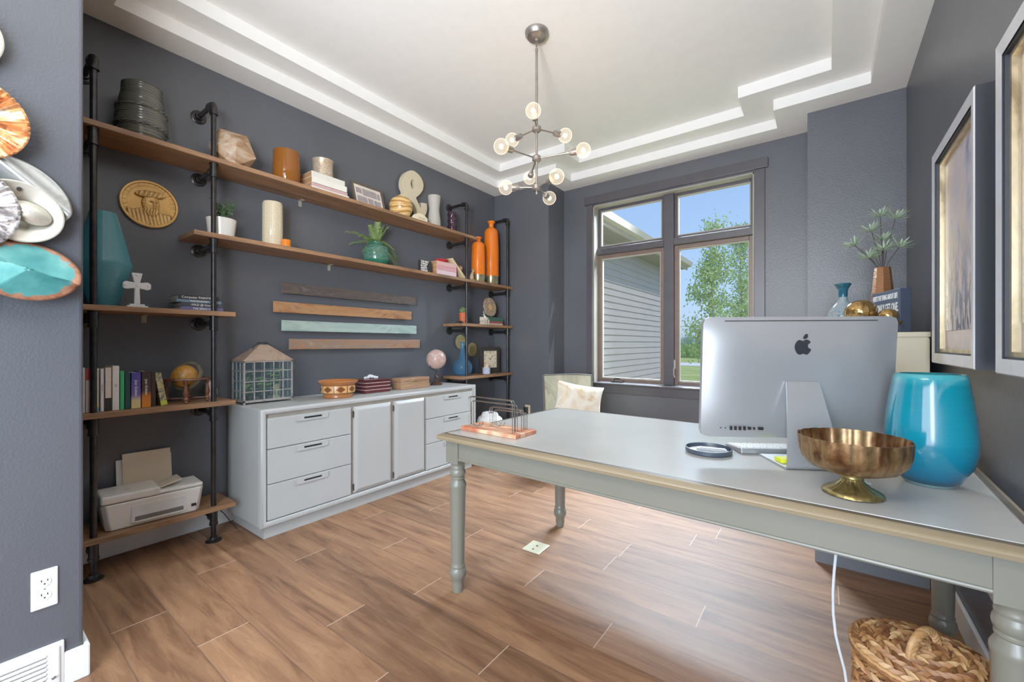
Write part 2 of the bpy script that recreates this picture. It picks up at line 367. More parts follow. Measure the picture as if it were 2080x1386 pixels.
G().box(.43, y0, H-.02, .47, 2.8, H+.13).build('fascia', pm('tan_fascia', (164, 152, 136), .5), wing, 0)
g = G(); g.prism([(.47, H+.03), (.56, H+.05), (.585, H+.14), (.575, H+.14), (.55, H+.065), (.47, H+.045)], 0, 1, M=T(0, y0, 0) @ Matrix(((1, 0, 0, 0), (0, 0, 5.3, 0), (0, 1, 0, 0), (0, 0, 0, 1))))
g.build('gutter', pm('tan_gutter', (178, 166, 150), .4), wing, 0)
g = G(); g.add([(.5, y0, H+.13), (.5, 2.8, H+.13), (-2.2, 2.8, H+1.0), (-2.2, y0, H+1.0)], [(0, 1, 2, 3)]); g.add([(.47, 2.79, H), (.47, 2.79, H+.13), (-2.2, 2.79, H+1.0), (-4, 2.79, H)], [(0, 1, 2, 3)])
g.build('roof', pm('grey_shingles', (108, 102, 98), .9, var=.2), wing, 0)
# young birches on the lawn
M_BARK = patch('birch_bark', [(60, 54, 48), (196, 188, 172), (210, 204, 190)], 9, .8, 0, (1, 1, .3))
M_BIRCH = patch('birch_leaves', [(104, 136, 58), (160, 190, 96), (190, 212, 130)], 1.5, .7)
def birch(x, y, h, wd, label, seed):
    random.seed(seed)
    t = thing('birch_tree', label, 'tree', (x, y, GZ), 0, 'young birches on the lawn')
    g = G(); g.tube([(0, 0, 0), (.05, 0, h*.3), (-.04, .03, h*.65), (0, 0, h*.97)], lambda q: .065*(1-q)+.008, 8)
    tips = []
    for i in range(34):
        z = h*random.uniform(.14, .9); a = random.uniform(0, 6.28); L = wd*(1.15-z/h)*random.uniform(.7, 1.15)
        p = [(0, 0, z), (math.cos(a)*L*.5, math.sin(a)*L*.5, z+L*.35), (math.cos(a)*L, math.sin(a)*L, z+L*.6)]
        g.tube(p, lambda q: .014*(1-q)+.004, 5); tips += [(p[k], p[k+1]) for k in (0, 1)]
    g.build('trunk', M_BARK, t)
    g = G()
    for i in range(5200):
        a, b = random.choice(tips); q = random.random(); c = Vector(a).lerp(Vector(b), q)+Vector((random.gauss(0, .17), random.gauss(0, .17), random.gauss(0, .2)))
        d = Vector((random.gauss(0, 1), random.gauss(0, 1), random.gauss(0, 1)))  .normalized()*.058; e = d.orthogonal().normalized()*.032
        g.quad(c-d, c+e, c+d, c-e)
    g.build('foliage', M_BIRCH, t, 0)
birch(-3.15, 16.2, 6.15, 1.05, 'tall birch with pointed crown on the lawn, seen through the window', 11)
birch(-2.66, 19.2, 6.7, 1.2, 'second birch standing right of the tall pointed one', 23)
# ------------------------------------------------------------------ pipe shelving
SX0, SX1, PX = XW+.012, -2.992, -3.03
SH = {'S1': (2.365, .312, 3.42), 'S2': (1.898, .885, 4.07), 'S3': (1.420, .312, 1.105), 'S4': (.863, .312, 1.105), 'S5': (.219, .312, 1.105), 'R3': (1.432, 3.19, 4.07), 'R4': (.874, 3.19, 4.07)}
unit = thing('pipe_shelving', 'wall shelving of walnut boards on black iron pipe uprights', 'shelf', (PX, 2.2, 0))
def rel(g, name, mat, par, **k): return g.build(name, mat, par, M=T(-PX, -2.2, 0) if par is unit else None, **k)
for z, a, b in SH.values():
    rel(G().box(SX0, a, z-.03, SX1, b, z-.0012), 'shelf', M_SHELF, unit, smooth=0, bevel=.003)
up = {.463: ('S1', 'S3', 'S4', 'S5'), .996: ('S1', 'S2', 'S3', 'S4', 'S5'), 3.294: ('S1', 'S2', 'R3', 'R4'), 4.01: ('S2', 'R3', 'R4')}
def flange(g, p, d):
    p = Vector(p); d = Vector(d); M = T(*p) @ d.to_track_quat('Z', 'Y').to_matrix().to_4x4()
    g.lathe([(.043, 0), (.043, .007), (.038, .010), (.024, .012), (.021, .028), (.014, .030)], 24, 0, M)
    for k in range(4):
        a = k*math.pi/2+.7; g.cyl(M @ Vector((.031*math.cos(a), .031*math.sin(a), .008)), M @ Vector((.031*math.cos(a), .031*math.sin(a), .014)), .006, n=8)
for y, keys in up.items():
    top = 2.70
    g = G(); g.cyl((PX, y, .01), (PX, y, top-.02), .0145, n=14)
    u = rel(g, 'upright_pipe', M_PIPE, unit)
    g = G(); flange(g, (PX, y, 0), (0, 0, 1)); rel(g, 'floor_flange', M_PIPE, u)
    for k in keys:
        z = SH[k][0]-.03
        g = G(); g.cyl((PX, y, z-.085), (PX, y, z-.004), .0205, n=16); g.cyl((PX, y, z-.012), (PX, y, z-.002), .0235, n=16); g.cyl((PX, y, z-.088), (PX, y, z-.076), .0235, n=16)
        g.cyl((PX, y, z-.045), (PX-.035, y, z-.045), .0205, n=16); g.cyl((PX-.030, y, z-.045), (PX-.040, y, z-.045), .0235, n=16)
        rel(g, 'pipe_fitting', M_PIPE, u)
        g = G(); g.cyl((PX-.02, y, z-.045), (XW+.03, y, z-.045), .0145, n=12); flange(g, (XW, y, z-.045), (1, 0, 0))
        rel(g, 'bracket_pipe', M_PIPE, u)
    g = G(); g.tube([(PX, y, top-.055), (PX, y, top-.02), (PX-.008, y, top-.004), (PX-.03, y, top), (PX-.055, y, top)], .0205, 14)
    g.cyl((PX, y, top-.065), (PX, y, top-.045), .0235, n=16); g.cyl((PX-.045, y, top), (PX-.062, y, top), .0235, n=16)
    rel(g, 'pipe_elbow', M_PIPE, u)
    g = G(); g.cyl((PX-.03, y, top), (XW+.03, y, top), .0145, n=12); flange(g, (XW, y, top), (1, 0, 0)); rel(g, 'top_bracket_pipe', M_PIPE, u)
# small angle clips under the long shelves
for y, k in ((1.66, 'S1'), (1.9, 'S2'), (.72, 'S3')):
    z = SH[k][0]-.03; g = G(); g.box(XW+.001, y-.012, z-.045, XW+.005, y+.012, z); g.box(XW+.001, y-.012, z-.004, XW+.05, y+.012, z)
    rel(g, 'angle_clip', M_STOP, unit, smooth=0)
# ------------------------------------------------------------------ long low cabinet
CF, CY0, CY1, CT = -2.765, 1.158, 3.145, .812
cr = thing('low_cabinet', 'long pale grey low cabinet with six drawers and two doors', 'cabinet', (-3.02, 2.15, 0))
def cb(g, name, mat, par, **k): return g.build(name, mat, par, M=T(3.02, -2.15, 0) if par is cr else None, **k)
g = G()
g.box(XW+.016, CY0, .075, CF-.03, CY1, CT-.0012)
cb(g, 'carcass', M_CRED, cr, smooth=0, bevel=.006)
def bull(y0, y1, z0, z1):   # rounded frame moulding round the front
    g = G(); w = .036; pf = []
    for k in range(9):
        a = math.pi*k/8; pf.append((-math.cos(a)*.5*w+.5*w, math.sin(a)*.018+.012))
    pf = [(0, 0)]+pf+[(w, 0)]
    c0 = [(y0, z0, 1, 1), (y1, z0, -1, 1), (y1, z1, -1, -1), (y0, z1, 1, -1)]; vs = []; fs = []; k = len(pf)
    for (y, z, sy, sz) in c0:
        for d, h in pf: vs.append((CF-.03+h, y+sy*d, z+sz*d))
    for i in range(4):
        for j in range(k-1): a, b = i*k, ((i+1) % 4)*k; fs.append((a+j, a+j+1, b+j+1, b+j))
    return g.add(vs, fs)
cb(bull(CY0, CY1, .075, CT), 'frame_moulding', M_CRED, cr, smooth=50)
G0 = G().box(XW+.03, CY0+.03, 0, -2.80, CY1-.03, .076); cb(G0, 'plinth', M_CRED, cr, smooth=0)
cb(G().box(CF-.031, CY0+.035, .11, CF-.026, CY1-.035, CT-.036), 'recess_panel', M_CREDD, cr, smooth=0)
DX0, DX1 = CF-.026, CF-.004
def pull(par, yc, zc):
    g = G(); y0, y1, z0, z1 = yc-.108, yc+.108, zc-.018, zc+.018; x = DX1
    a, b = .062, .0065   # slot half sizes
    out = [(y0, z0), (y1, z0), (y1, z1), (y0, z1)]; inn = [(yc-a, zc-b), (yc+a, zc-b), (yc+a, zc+b), (yc-a, zc+b)]
    vs = [(x+.008, y, z) for y, z in out]+[(x+.008, y, z) for y, z in inn]+[(x+.001, y, z) for y, z in out]+[(x+.001, y, z) for y, z in inn]
    fs = []
    for i in range(4):
        j = (i+1) % 4; fs += [(i, j, 4+j, 4+i), (i, 8+i, 8+j, j), (4+i, 4+j, 12+j, 12+i)]
    g.add(vs, fs); h = cb(g, 'handle', M_CRED, par, smooth=0, bevel=.0012)
    cb(G().box(x, yc-a, zc-b, x+.0022, yc+a, zc+b), 'finger_slot', M_BLACK, par, smooth=0)
for y0, y1 in ((1.199, 1.772), (2.503, 3.100)):
    for z0, z1 in ((.562, .752), (.343, .557), (.118, .338)):
        d = cb(G().box(DX0, y0, z0, DX1, y1, z1), 'drawer', M_CRED, cr, smooth=0, bevel=.003)
        pull(d, (y0+y1)/2+(0 if y0 < 2 else .02), z1-.024)
for y0, y1, hy in ((1.800, 2.128, 1.790), (2.166, 2.478, 2.147)):
    g = G(); z0, z1 = .120, .752; e = .028
    vs = []
    for x, d in ((DX0, 0), (DX1-.008, 0), (DX1+.006, e*.75), (DX1+.008, e), ):
        vs += [(x, y0+d, z0+d), (x, y1-d, z0+d), (x, y1-d, z1-d), (x, y0+d, z1-d)]
    fs = [(4*k+i, 4*k+(i+1) % 4, 4*k+4+(i+1) % 4, 4*k+4+i) for k in range(3) for i in range(4)]+[(12, 13, 14, 15)]
    g.add(vs, fs); d = cb(g, 'door', M_CRED, cr, smooth=0)
    for z in (.165, .70):
        cb(G().cyl((DX1-.002, hy, z-.024), (DX1-.002, hy, z+.024), .0045, n=8), 'hinge', M_DKMETAL, d)
# ------------------------------------------------------------------ writing desk with turned legs
DZ = .78
ang = R(-2.2)
desk = thing('writing_desk', 'large putty grey writing desk with turned legs', 'desk', (-1.525, 1.445, 0), ang)
DL, DD = 1.945, 1.085
g = G()   # top: flat field, shallow groove, rounded nosing
pr = [(0, DZ-.030), (-.004, DZ-.018), (.002, DZ-.008), (.016, DZ-.001), (.030, DZ), (.034, DZ), (.035, DZ-.004), (.040, DZ-.004), (.041, DZ)]
vs = []
for d, z in pr: vs += [(d, d, z), (DL-d, d, z), (DL-d, DD-d, z), (d, DD-d, z)]
k = len(pr); fs = [(4*a+i, 4*a+(i+1) % 4, 4*a+4+(i+1) % 4, 4*a+4+i) for a in range(k-1) for i in range(4)]
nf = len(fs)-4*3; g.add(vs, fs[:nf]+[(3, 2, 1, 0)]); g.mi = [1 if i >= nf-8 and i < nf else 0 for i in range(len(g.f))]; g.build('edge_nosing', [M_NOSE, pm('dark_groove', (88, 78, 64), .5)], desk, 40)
g = G(); g.add(vs, fs[nf:]+[(4*k-4, 4*k-3, 4*k-2, 4*k-1)]); g.build('desktop', M_DESKTOP, desk, 40)
def apron(name, x0, y0, x1, y1):
    g = G(); g.box(x0, y0, .655, x1, y1, DZ-.03)
    if x1-x0 > y1-y0:
        for yy in (y0, y1): g.tube([(x0, yy, .659), (x1, yy, .659)], .006, 8)
    else:
        for xx in (x0, x1): g.tube([(xx, y0, .659), (xx, y1, .659)], .006, 8)
    g.build(name, M_DESK, desk)
apron('apron', .11, .038, DL-.11, .06); apron('apron', .11, DD-.06, DL-.11, DD-.038); apron('apron', .038, .11, .06, DD-.11); apron('apron', DL-.06, .11, DL-.038, DD-.11)
LEG = [(.0255, 0), (.0262, .01), (.030, .038), (.028, .052), (.033, .062), (.041, .080), (.043, .094), (.041, .108), (.035, .120), (.0365, .124), (.0365, .130), (.033, .136), (.0335, .15), (.0395, .50), (.0405, .512), (.042, .520), (.041, .530), (.034, .545), (.0315, .552), (.0345, .556), (.0345, .562), (.032, .565), (.036, .572), (.0385, .582), (.037, .594), (.033, .603), (.0345, .608), (.0345, .613), (.033, .617), (.034, .626), (.038, .636)]
for x, y in ((.071, .071), (DL-.071, .071), (.071, DD-.071), (DL-.071, DD-.071)):
    g = G(); g.lathe(LEG, 28); g.box(-.041, -.041, .636, .041, .041, DZ-.03)
    g.build('leg', M_DESK, desk, 35, M=T(x, y, 0))
# ------------------------------------------------------------------ desktop computer seen from behind
ia = R(31); im = thing('desktop_computer', 'silver all-in-one computer on the desk, seen from behind', 'computer', (-.020, 1.784, DZ+.0006), ia)
M_ALU = pm('brushed_aluminium', (172, 173, 175), .36, .55, var=.03, vs=3)
M_DKG = pm('logo_black', (34, 36, 42), .25)
PW, PH, PT = .672, .452, .012          # panel
def panelM(): return T(-.004, .112, .0) @ T(0, 0, .312) @ Matrix.Rotation(R(4), 4, 'X')
pm_ = panelM()
g = G(); nx, nz = 24, 18; vs = []
def rr(u, v):   # rounded rectangle point
    return u, v
gv = []
for j in range(nz+1):
    for i in range(nx+1):
        u, v = i/nx*2-1, j/nz*2-1
        ex = min(1, max(0, (1-abs(u))*PW/2/.13)); ez = min(1, max(0, (1-abs(v))*PH/2/.13))
        h = (math.sin(ex*math.pi/2))*(math.sin(ez*math.pi/2))
        x, z = u*PW/2, v*PH/2; rc = .022
        cx, cz = PW/2-rc, PH/2-rc
        if abs(x) > cx and abs(z) > cz:
            dx, dz = abs(x)-cx, abs(z)-cz; m = max(dx, dz); q = math.hypot(dx, dz)
            if q > 0: s_ = m/q; x = math.copysign(cx+dx*s_, x); z = math.copysign(cz+dz*s_, z)
        gv.append((x, -.004-.024*h**.8, z))
fs = [(j*(nx+1)+i, j*(nx+1)+i+1, (j+1)*(nx+1)+i+1, (j+1)*(nx+1)+i) for j in range(nz) for i in range(nx)]
g.add(gv, fs)
bd_ = [i for i in range(nx+1)]+[j*(nx+1)+nx for j in range(1, nz+1)]+[nz*(nx+1)+i for i in range(nx-1, -1, -1)]+[j*(nx+1) for j in range(nz-1, 0, -1)]
o = len(g.v); g.v += [(gv[i][0], .018, gv[i][2]) for i in bd_]; k = len(bd_)
g.f += [(bd_[i], o+i, o+(i+1) % k, bd_[(i+1) % k]) for i in range(k)]+[tuple(range(o, o+k))]; g.mi += [0]*k+[1]
case = g.build('case', [M_ALU, M_BLACK], im, 50, M=pm_)
G().box(-.262, -.0125, .211, .262, -.006, .2135).build('vent_slot', M_BLACK, case)
yb = -.0292
ap = [(0, .034), (.016, .041), (.032, .036), (.040, .027), (.028, .013), (.030, -.006), (.044, -.016), (.036, -.034), (.022, -.047), (.012, -.044), (0, -.042), (-.014, -.047), (-.028, -.042), (-.042, -.018), (-.045, .006), (-.036, .028), (-.022, .039)]
lf = [(.002, .046), (.004, .062), (.020, .074), (.024, .058), (.014, .047)]
shape([([(x*.62, z*.62) for x, z in ap], True), ([(x*.62, z*.62) for x, z in lf], True)], .0008, 'logo', M_DKG, case, T(.004, yb+.0006, .118) @ FACE_NY)
g = G(); xs = -PW/2+.062
for dx, w, h in ((0, .003, .003), (.017, .003, .003), (.035, .007, .014), (.051, .007, .014), (.067, .007, .014), (.083, .007, .014), (.099, .010, .010), (.118, .005, .008), (.135, .017, .010)):
    g.box(xs+dx, -.0305, -.186-h/2, xs+dx+w, -.0225, -.186+h/2)
g.build('ports', M_BLACK, case)
# bent aluminium stand
def bent(w0, w1):
    pf = [(.205, .003), (.02, .003)]+[(.02-.018*math.sin(a), .021-.018*math.cos(a)) for a in [k*math.pi/12 for k in range(1, 6)]]
    pf += [(.0025+(.078-.0025)*t, .022+(.300-.022)*t) for t in (0, .25, .5, .75, 1)]
    return pf
pf = bent(0, 0); g = G(); n = len(pf); vs = []
for s_ in (-.0035, .0035):
    for sd in (-1, 1):
        for i, (yy, zz) in enumerate(pf):
            a = pf[max(0, i-1)]; b = pf[min(n-1, i+1)]; d = Vector((b[0]-a[0], b[1]-a[1])).normalized(); nn = Vector((-d.y, d.x))
            w = .092 if zz < .03 else .092-.036*min(1, (zz-.03)/.27)**.8
            vs.append((sd*w, yy+nn.x*s_, max(0, zz+nn.y*s_)))
q = lambda s_, sd, i: (s_*2+sd)*n+i
fs = []
for i in range(n-1):
    fs += [(q(0, 0, i), q(0, 1, i), q(0, 1, i+1), q(0, 0, i+1)), (q(1, 0, i), q(1, 0, i+1), q(1, 1, i+1), q(1, 1, i))]
    for sd in (0, 1): fs.append((q(0, sd, i), q(0, sd, i+1), q(1, sd, i+1), q(1, sd, i)))
for e in (0, n-1): fs.append((q(0, 0, e), q(0, 1, e), q(1, 1, e), q(1, 0, e)))
g.add(vs, fs); stand = g.build('stand', M_ALU, im, 35)
sd = Matrix.Rotation(R(-15.1), 4, 'X')
G().lathe([(.023, 0), (.023, .0012)], 24, M=Matrix.Rotation(R(90), 4, 'X')).build('cable_hole', pm('cable_hole_shade', (120, 140, 142), .6), stand, M=T(.020, .0262+.0009, .128) @ sd)
# ------------------------------------------------------------------ upholstered side chair by the window
ch = thing('side_chair', 'green grey upholstered side chair in the corner by the window', 'chair', (-1.965, 3.70, 0), R(42))   # local -y is the front
M_UPH = patch('sage_upholstery', [(128, 124, 104), (164, 160, 138), (142, 140, 120)], 5, .85, 0, (1, 1, .6), 2, 160, .25)
M_CWOOD = wood('dark_chair_wood', (48, 34, 26), (80, 58, 42), 'Z')
g = G(); g.box(-.26, -.27, .36, .26, .26, .47); g.build('seat', M_UPH, ch, 35, .03, 4)
g = G(); vs = []
def cbk(u, v): return (u*.258, .21+.10*v-.02*(1-u*u), .44+.455*v-.012*abs(u)**3*v)
nu, nv = 10, 8; A = [cbk(i/nu*2-1, j/nv) for j in range(nv+1) for i in range(nu+1)]
Bk = [(x, y+.085, z) for x, y, z in A]; N = (nu+1)*(nv+1); fs = []
for j in range(nv):
    for i in range(nu):
        a = j*(nu+1)+i; fs += [(a, a+1, a+nu+2, a+nu+1), (N+a, N+a+nu+1, N+a+nu+2, N+a+1)]
for i in range(nu): fs += [(i, N+i, N+i+1, i+1), (nv*(nu+1)+i, nv*(nu+1)+i+1, N+nv*(nu+1)+i+1, N+nv*(nu+1)+i)]
for j in range(nv):
    a = j*(nu+1); fs += [(a, a+nu+1, N+a+nu+1, N+a), (a+nu, N+a+nu, N+a+2*nu+1, a+2*nu+1)]
bk = g.add(A+Bk, fs).build('backrest', M_UPH, ch, 40, .012, 3)
g = G(); g.tube([cbk(-1, 0)]+[cbk(-1, k/8) for k in range(1, 9)]+[cbk(i/8*2-1, 1) for i in range(1, 9)]+[cbk(1, 1-k/8) for k in range(1, 9)], .006, 6); g.build('piping', pm('charcoal_piping', (74, 74, 68), .8), bk)
for x, y in ((-.22, -.23), (.22, -.23), (-.22, .22), (.22, .22)):
    G().cyl((x, y, .37), (x*1.04, y*1.06, 0), .024, .016, 12).build('leg', M_CWOOD, ch)
def pillow(name, label, loc, rot, sx, sz, th, mat):
    n = 18; f = []; b = []
    for j in range(n+1):
        for i in range(n+1):
            u, v = i/n*2-1, j/n*2-1
            pinch = 1-.10*(1-u*u)*abs(v)**2-.0; pz = 1-.10*(1-v*v)*abs(u)**2
            h = th*((1-u**4)*(1-v**4))**.5*(1+.10*mnoise.noise(Vector((u*2.3, v*2.1, 4))))
            x, z = u*sx*pz, v*sz*pinch; f.append((x, -h, z)); b.append((x, h, z))
    N = (n+1)**2; fs = []
    for j in range(n):
        for i in range(n):
            a = j*(n+1)+i; fs += [(a, a+1, a+n+2, a+n+1), (N+a, N+a+n+1, N+a+n+2, N+a+1)]
    o = G().add(f+b, fs).build(name, mat, None, 60); o.location = loc; o.rotation_euler = rot
    return tag(o, label, 'pillow')
M_PIL = patch('cream_and_tan_pillow', [(196, 148, 92), (226, 208, 176), (240, 234, 220), (232, 220, 198)], 5.5, .8, 0, (1, 1, 1), 1.2, 220, .12)
pillow('throw_pillow', 'cream and tan patterned throw pillow leaning on the side chair', (-1.885, 3.63, .672), (R(-16), R(10), R(40)), .235, .165, .07, M_PIL)
# ------------------------------------------------------------------ filing cabinet in the corner
fc = thing('filing_cabinet', 'tall beige metal filing cabinet in the back right corner', 'cabinet', (.20, 3.36, 0))
M_BEIGE = pm('beige_enamel', (196, 182, 150), .4, var=.03)
M_GREYB = pm('grey_enamel_base', (112, 116, 122), .4, var=.03)
g = G(); g.box(-.237, -.46, .22, .225, .46, 1.245); g.box(-.24, -.463, 1.252, .228, .463, 1.278); g.box(-.234, -.457, 1.24, .222, .457, 1.255)
g.build('case', M_BEIGE, fc, 0, .003)
G().box(-.237, -.46, 0, .225, .46, .22).build('base_section', M_GREYB, fc, 0, .003)
for k in range(4):
    z0 = .23+k*.254; d = G().box(-.255, -.44, z0, -.237, .44, z0+.245).build('drawer', M_BEIGE, fc, 0, .003)
    G().box(-.268, -.07, z0+.17, -.255, .07, z0+.185).build('handle', M_DKMETAL, d, 0, .002)
# ------------------------------------------------------------------ framed paintings on the right wall
M_SILVER = pm('brushed_silver_frame', (222, 222, 226), .34, .35, var=.05, vs=20)
M_NAVY = pm('navy_frame_side', (22, 27, 36), .5)
M_GOLD = patch('gold_inner_lip', [(186, 162, 122), (226, 206, 166), (150, 130, 98)], 6, .3, .8, (1, 1, .4))
def painting(yc, zc, w, h, label, seed, cols):
    t = thing('framed_painting', label, 'painting', (XR, yc, zc), 0, 'framed abstract paintings on the right wall')
    f = .045; d0, d1 = -.068, -.004
    def fr(a, x0, x1, b):
        g = G(); W, Hh = w/2, h/2
        for (y0, y1, z0, z1) in ((-W+a, -W+b, -Hh+a, Hh-a), (W-b, W-a, -Hh+a, Hh-a), (-W+b, W-b, -Hh+a, -Hh+b), (-W+b, W-b, Hh-b, Hh-a)): g.box(x0, y0, z0, x1, y1, z1)
        return g
    fr(0, d0+.003, d1, f-.004).build('frame_side', M_NAVY, t, 0)
    g = G(); W, Hh = w/2, h/2; x = d0-.001     # mitred silver face
    vs = [(x+.004, -W, -Hh), (x+.004, W, -Hh), (x+.004, W, Hh), (x+.004, -W, Hh)]+[(x, s*(W-.004), q*(Hh-.004)) for s, q in ((-1, -1), (1, -1), (1, 1), (-1, 1))]+[(x+.003, s*(W-f), q*(Hh-f)) for s, q in ((-1, -1), (1, -1), (1, 1), (-1, 1))]
    g.add(vs, [(4*k+i, 4*k+4+i, 4*k+4+(i+1) % 4, 4*k+(i+1) % 4) for k in (0, 1) for i in range(4)])
    g.build('frame_face', M_SILVER, t, 0)
    fr(f-.004, d0+.006, d1-.02, f+.006).build('frame_rebate', M_NAVY, t, 0)
    fr(f+.006, d0+.016, d1-.02, f+.020).build('inner_lip', M_GOLD, t, 0)
    m, n, l, b = nt('abstract_canvas'); setc(b, Roughness=.35)
    v = coords(n, l, (1, 2.6, 1.4), (0, seed, seed)); a = noise_tex(n, l, v, 2.4, 4, .5, 1.4); k = len(cols)
    c = ramp(n, l, a, [(.24+.5*i/(k-1), s2l(q)) for i, q in enumerate(cols)])
    tc = n.new('ShaderNodeTexCoord'); sp = n.new('ShaderNodeSeparateXYZ'); l.new(tc.outputs['Object'], sp.inputs[0])
    mr = n.new('ShaderNodeMapRange'); mr.inputs[1].default_value = .12; mr.inputs[2].default_value = -.30; l.new(sp.outputs[2], mr.inputs[0])
    nb = noise_tex(n, l, coords(n, l, (1, 3, 1.2), (0, seed*3, 0), (.5, 0, 0)), 6, 5, .7, 1)
    mu = n.new('ShaderNodeMath'); mu.operation = 'MULTIPLY'; l.new(mr.outputs[0], mu.inputs[0]); l.new(ramp(n, l, nb, [(.46, (0, 0, 0, 1)), (.54, (1, 1, 1, 1))]), mu.inputs[1])
    l.new(mix(n, l, mu.outputs[0], c, s2l((74, 88, 112))), b.inputs['Base Color'])
    G().box(-.034, -W+f, -Hh+f, -.026, W-f, Hh-f).build('mat_board', pm('blush_mat', (206, 190, 178), .6), t, 0)
    G().box(-.036, -W+f+.035, -Hh+f+.10, -.0345, W-f-.035, Hh-f-.035).build('canvas', m, t, 0)
cs = [(120, 126, 160), (190, 184, 198), (206, 192, 186), (216, 196, 176), (170, 140, 124)]
painting(2.415, 1.612, .682, .962, 'silver framed abstract painting hanging nearer the filing cabinet', 1.3, cs)
painting(1.510, 1.612, .682, .962, 'silver framed abstract painting cut by the picture edge, nearer the doorway', 4.7, [(86, 92, 110), (196, 178, 166), (214, 190, 160), (150, 120, 110), (110, 112, 128)])
# ------------------------------------------------------------------ chandelier
CX, CY = -1.481, 2.27
cd = thing('chandelier', 'bronze chandelier of nine clear glass globe bulbs on three hubs', 'chandelier', (CX, CY, 0))
M_BRZ = pm('brushed_bronze', (146, 138, 130), .36, .8, var=.15, vs=20)
M_GLOBE = glass('clear_bulb_glass', (255, 252, 246), .95, .05, (22, 21, 20), .30, 4.0, (255, 236, 208))
M_GLOW = emit('glowing_filament', (255, 214, 150), 60)
g = G(); g.lathe([(.004, Z2-.062), (.012, Z2-.060), (.014, Z2-.048), (.030, Z2-.046), (.046, Z2-.036), (.060, Z2-.034), (.074, Z2-.018), (.076, Z2-.001)][::1], 36); g.build('canopy', M_BRZ, cd)
g = G(); g.tube([(0.006*math.cos(a), 0, Z2-.075+.016*math.sin(a)) for a in [k*math.pi/8 for k in range(16)]], .0025, 6, closed=True); g.tube([(0, .006*math.cos(a), Z2-.098+.016*math.sin(a)) for a in [k*math.pi/8 for k in range(16)]], .0025, 6, closed=True)
g.build('chain_link', M_BRZ, cd)
g = G(); g.cyl((0, 0, 2.605), (0, 0, Z2-.112), .0085, n=14); g.cyl((0, 0, 2.21), (0, 0, 2.61), .0075, n=14); g.cyl((0, 0, Z2-.125), (0, 0, Z2-.108), .010, n=14); g.build('stem', M_BRZ, cd)
FW = Vector((-math.sin(.6365), math.cos(.6365), 0)); RT = Vector((math.cos(.6365), math.sin(.6365), 0))
bulb_pos = []
for zh, arms in ((2.600, ((-.03, -.18, .012), (-.152, .144, .0), (.187, .083, .0))), (2.410, ((-.217, -.16, 0), (.273, -.11, 0), (-.03, .31, .0))), (2.223, ((.107, -.155, .006), (-.19, 0, 0), (.096, .19, 0)))):
    g = G(); g.lathe([(.006, zh-.022), (.020, zh-.020), (.029, zh-.012), (.029, zh+.010), (.020, zh+.018), (.008, zh+.020)], 24); hub = g.build('hub', M_BRZ, cd)
    if zh < 2.3: G().lathe([(.0001, zh-.048), (.007, zh-.044), (.009, zh-.034), (.006, zh-.022)], 14).build('finial', M_BRZ, hub)
    for a, b, dz in arms:
        p = RT*a+FW*b+Vector((0, 0, zh+dz)); d = (p-Vector((0, 0, zh))); L = d.length; d.normalize()
        c0 = Vector((0, 0, zh))
        arm = G().cyl(c0+d*.02, c0+d*(L-.075), .005, n=10)
        arm.cyl(c0+d*(L-.082), c0+d*(L-.074), .011, n=14); arm = arm.build('arm', M_BRZ, cd)
        g = G(); M = T(*(c0+d*(L-.078))) @ d.to_track_quat('Z', 'Y').to_matrix().to_4x4()
        g.lathe([(.008, 0), (.017, .002), (.019, .012), (.0195, .040), (.021, .042), (.021, .047), (.018, .047)], 20, 0, M); g.build('socket', M_BRZ, arm)
        rb = .0455; ctr = c0+d*(L+.008)
        pr = [(.012, -.058), (.0135, -.05), (.017, -.043)]+[(rb*math.sin(t), -rb*math.cos(t)) for t in [.42+(math.pi-.42)*k/14 for k in range(15)]]
        g = G(); g.lathe([(max(r, 1e-4), z) for r, z in pr], 24, 0, T(*ctr) @ d.to_track_quat('Z', 'Y').to_matrix().to_4x4(), cap=False); bl = g.build('bulb', M_GLOBE, cd, 60)
        G().ball(ctr, .013, (1, 1, 1.1), 12, 8).build('filament', M_GLOW, bl, 60)
        bulb_pos.append(Vector((CX, CY, 0))+ctr)
